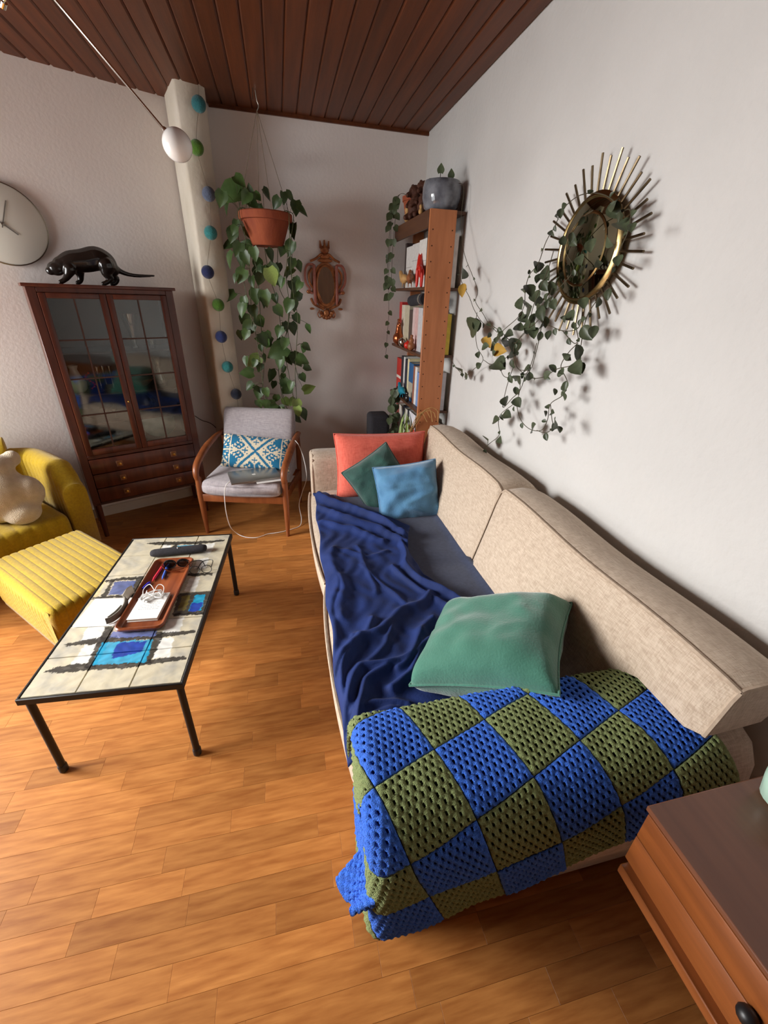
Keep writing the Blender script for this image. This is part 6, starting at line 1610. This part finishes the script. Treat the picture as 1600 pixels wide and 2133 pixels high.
# trailing plant on the low shelf
lp_ = thing('low_vine', 'pale trailing heart leaf vine hanging before the low bookshelf', 'plant', (0.90, 3.50, S2))
m = MB(); m.lathe([(0.0, 0), (0.028, 0), (0.036, .05), (0.032, .05), (0.0, .04)], (0.0, 0.0, 0.0), 16); 
m.v = [(v[0] + .045, v[1] + .05, v[2]) for v in m.v]; m.build('pot', 'white_china', lp_)
for k in range(6):
    x, y = 0.925 - .015 * k, 3.50 - .02 * k
    P = crv([(0.945, 3.55, S2 + .045), (0.93, 3.52, S2 + .075), (x, y, S2 + .0), (x - .01, y - .01, S2 - .12), (x - .005, y, S2 - .26 - .02 * k)], 5)
    m = MB(); m.tube(P, 0.0015, 5); m.build('stem', 'stem_dark', lp_, ws=True)
    for q in P[7::3]:
        L = rr.uniform(0.05, 0.085); d = Vector((rr.uniform(-.7, .4), -.3, -.8)).normalized() * L
        place_leaf(lp_, 'heart', q, q + d, (-.3, -1, .3), rr, .5)
# dark speaker behind the sofa
spk = thing('floor_speaker', 'dark grey fabric covered speaker standing behind the far sofa arm', 'speaker', (0.765, 3.50, 0))
m = MB(); m.rbox((-.088, -.088, 0.012), (.088, .088, 0.725), 0.035, 5); m.build('body', 'black_fabric', spk)
m = MB(); m.rbox((-.08, -.08, 0.0), (.08, .08, 0.014), 0.004, 1); m.build('base', 'black_plastic', spk)
# spider plant in a tall planter
sp = thing('spider_plant', 'spider plant with dry runners in a slim planter behind the sofa', 'plant', (0.862, 2.965, 0))
m = MB(); m.lathe([(0.0, 0), (0.045, 0), (0.062, .62), (0.058, .62), (0.05, .58), (0.0, .58)], (0, 0, 0), 20); m.build('planter', 'white_china', sp)
for k in range(16):
    a = rr.uniform(0, 6.28); b0 = Vector((0.862 + .02 * math.cos(a), 2.965 + .02 * math.sin(a), 0.60)); L = rr.uniform(.16, .27)
    d = Vector((math.cos(a) * .45, math.sin(a) * .25 - .05, 1)).normalized() * L
    place_leaf(sp, 'blade', b0, b0 + d, (math.cos(a), math.sin(a) - .4, .3), rr, .2)
for k in range(5):
    m = MB(); m.tube(crv([(0.865, 2.96, .62), (0.90 + .02 * k, 2.90, .80 + .02 * k), (0.95 + .03 * k, 2.895, .87 + .012 * (k % 3)), (1.0 + .02 * k, 2.89, .80 + .03 * (k % 2))], 5), 0.0025, 5); m.build('runner', 'wood_light', sp, ws=True)

# ================================================================== sunburst mirror
sc = Vector((WX, 1.64, 1.78))
sun = thing('sunburst_mirror', 'round sunburst mirror with bronze rods wrapped in vines', 'mirror', tuple(sc))
MY = Matrix.Rotation(math.radians(-90), 4, 'Y')
def wl(prof, n=56, mat='brass_ring', name='ring'):
    m = MB(); m.lathe(prof, (0, 0, 0), n, cap=False); m.v = [tuple(MY @ Vector(v)) for v in m.v]; return m.build(name, mat, sun)
wl([(0.0, 0.010), (0.165, 0.010), (0.178, 0.026), (0.182, 0.036), (0.170, 0.046), (0.166, 0.046), (0.160, 0.042)], 64, 'brass_ring', 'ring')
wl([(0.0, 0.0), (0.10, 0.0), (0.10, 0.012), (0.0, 0.012)], 24, 'bronze_bar', 'backplate')
wl([(0.0, 0.056), (0.06, 0.054), (0.11, 0.050), (0.162, 0.042), (0.162, 0.038), (0.0, 0.038)], 64, 'mirror_tint', 'mirror_glass')
wl([(0.112, 0.050), (0.117, 0.054), (0.122, 0.050)], 56, 'brass_ring', 'bevel_ring')
NB = 36
for k in range(NB):
    a = 2 * math.pi * (k + .5) / NB
    L = 0.275 + (0.0 if k % 2 else 0.018)
    ca, sa = math.cos(a), math.sin(a)
    m = MB(); m.tube([(-0.030, 0.16 * ca, 0.16 * sa), (-0.034, L * ca, L * sa)], 0.0045, 6); m.build('rod', 'bronze_bar', sun)
hoya = thing('wall_vine', 'long dark leaved vine trailing from the bookcase around the sunburst mirror', 'vine', (1.08, 2.0, 1.3))
rr = random.Random(6)
for s in HOYA_STEMS:
    m = MB(); m.tube(crv(s, 6), 0.0017, 5); m.build('stem', 'stem_dark', hoya, ws=True)
for L in HOYA_LEAVES:
    b0, b1 = Vector(L[:3]), Vector(L[3:])
    place_leaf(hoya, 'hoya', b0, b0 + (b1 - b0) * .84, (-0.8, -0.75, 0.15), rr, 1.2)
for k, s in enumerate(HOYA_STEMS):
    for q in crv(s, 6)[3::5]:
        if rr.random() < .35: continue
        a = rr.uniform(0, 6.28); d = Vector((rr.uniform(-.5, .1), math.cos(a), math.sin(a) * .7 - .5)).normalized() * rr.uniform(.018, .04)
        place_leaf(hoya, 'hoya', q, q + d, (-0.8, -0.75, 0.15), rr, 1.0)
for L in HOYA_YELLOW:
    place_leaf(hoya, 'hoya_yellow', L[:3], L[3:], (-0.8, -0.75, 0.15), rr, .4)
# the strand reaching from the grey pot down to the wall vine
m = MB(); m.tube(crv([(1.10, 3.02, 2.235), (1.13, 2.93, 2.20), (1.12, 2.90, 2.05), HOYA_STEMS[0][0]], 6), 0.0017, 5); m.build('stem', 'stem_dark', hoya, ws=True)

# ================================================================== ceiling lamp with globes
gl = Vector((-0.346, 2.316, 2.124)); thru = Vector((-0.683, 2.345, 2.50))
dirr = (thru - gl).normalized()
hub = gl + dirr * ((2.60 - gl.z) / dirr.z)
lamp = thing('ceiling_lamp', 'chrome rod ceiling lamp with white glass globes', 'lamp', (hub.x, hub.y, ZC))
m = MB(); m.lathe([(0.0, 0), (0.05, 0), (0.055, -.02), (0.02, -.03), (0.012, -.06), (0.012, -.09), (0.0, -.095)], (0, 0, 0), 24); m.build('ceiling_rose', 'chrome', lamp)
def arm_globe(end, r=0.056):
    end = Vector(end); d = (end - hub).normalized()
    m = MB(); m.tube([hub, end - d * r * .98], 0.0048, 8); a = m.build('rod', 'chrome', lamp, ws=True)
    m = MB(); m.tube([end - d * (r + .012), end - d * (r * .93)], [0.008, 0.013], 12); m.build('socket', 'chrome', lamp, ws=True)
    m = MB(); m.ball(end, r, 32, 20); m.build('globe', 'opal_glass', lamp, ws=True)
arm_globe(gl)
arm_globe(hub + Vector((-0.75, -0.30, -0.35)))
arm_globe(hub + Vector((-0.30, -0.85, -0.10)))
e2 = Vector((-0.893, 2.45, 2.50))
m = MB(); m.tube([hub, e2], 0.0042, 8); m.build('rod', 'chrome', lamp, ws=True)
m = MB(); m.tube([e2 + (hub - e2).normalized() * .02, e2], 0.011, 12); m.build('counterweight', 'chrome', lamp, ws=True)
bpy.context.view_layer.update()
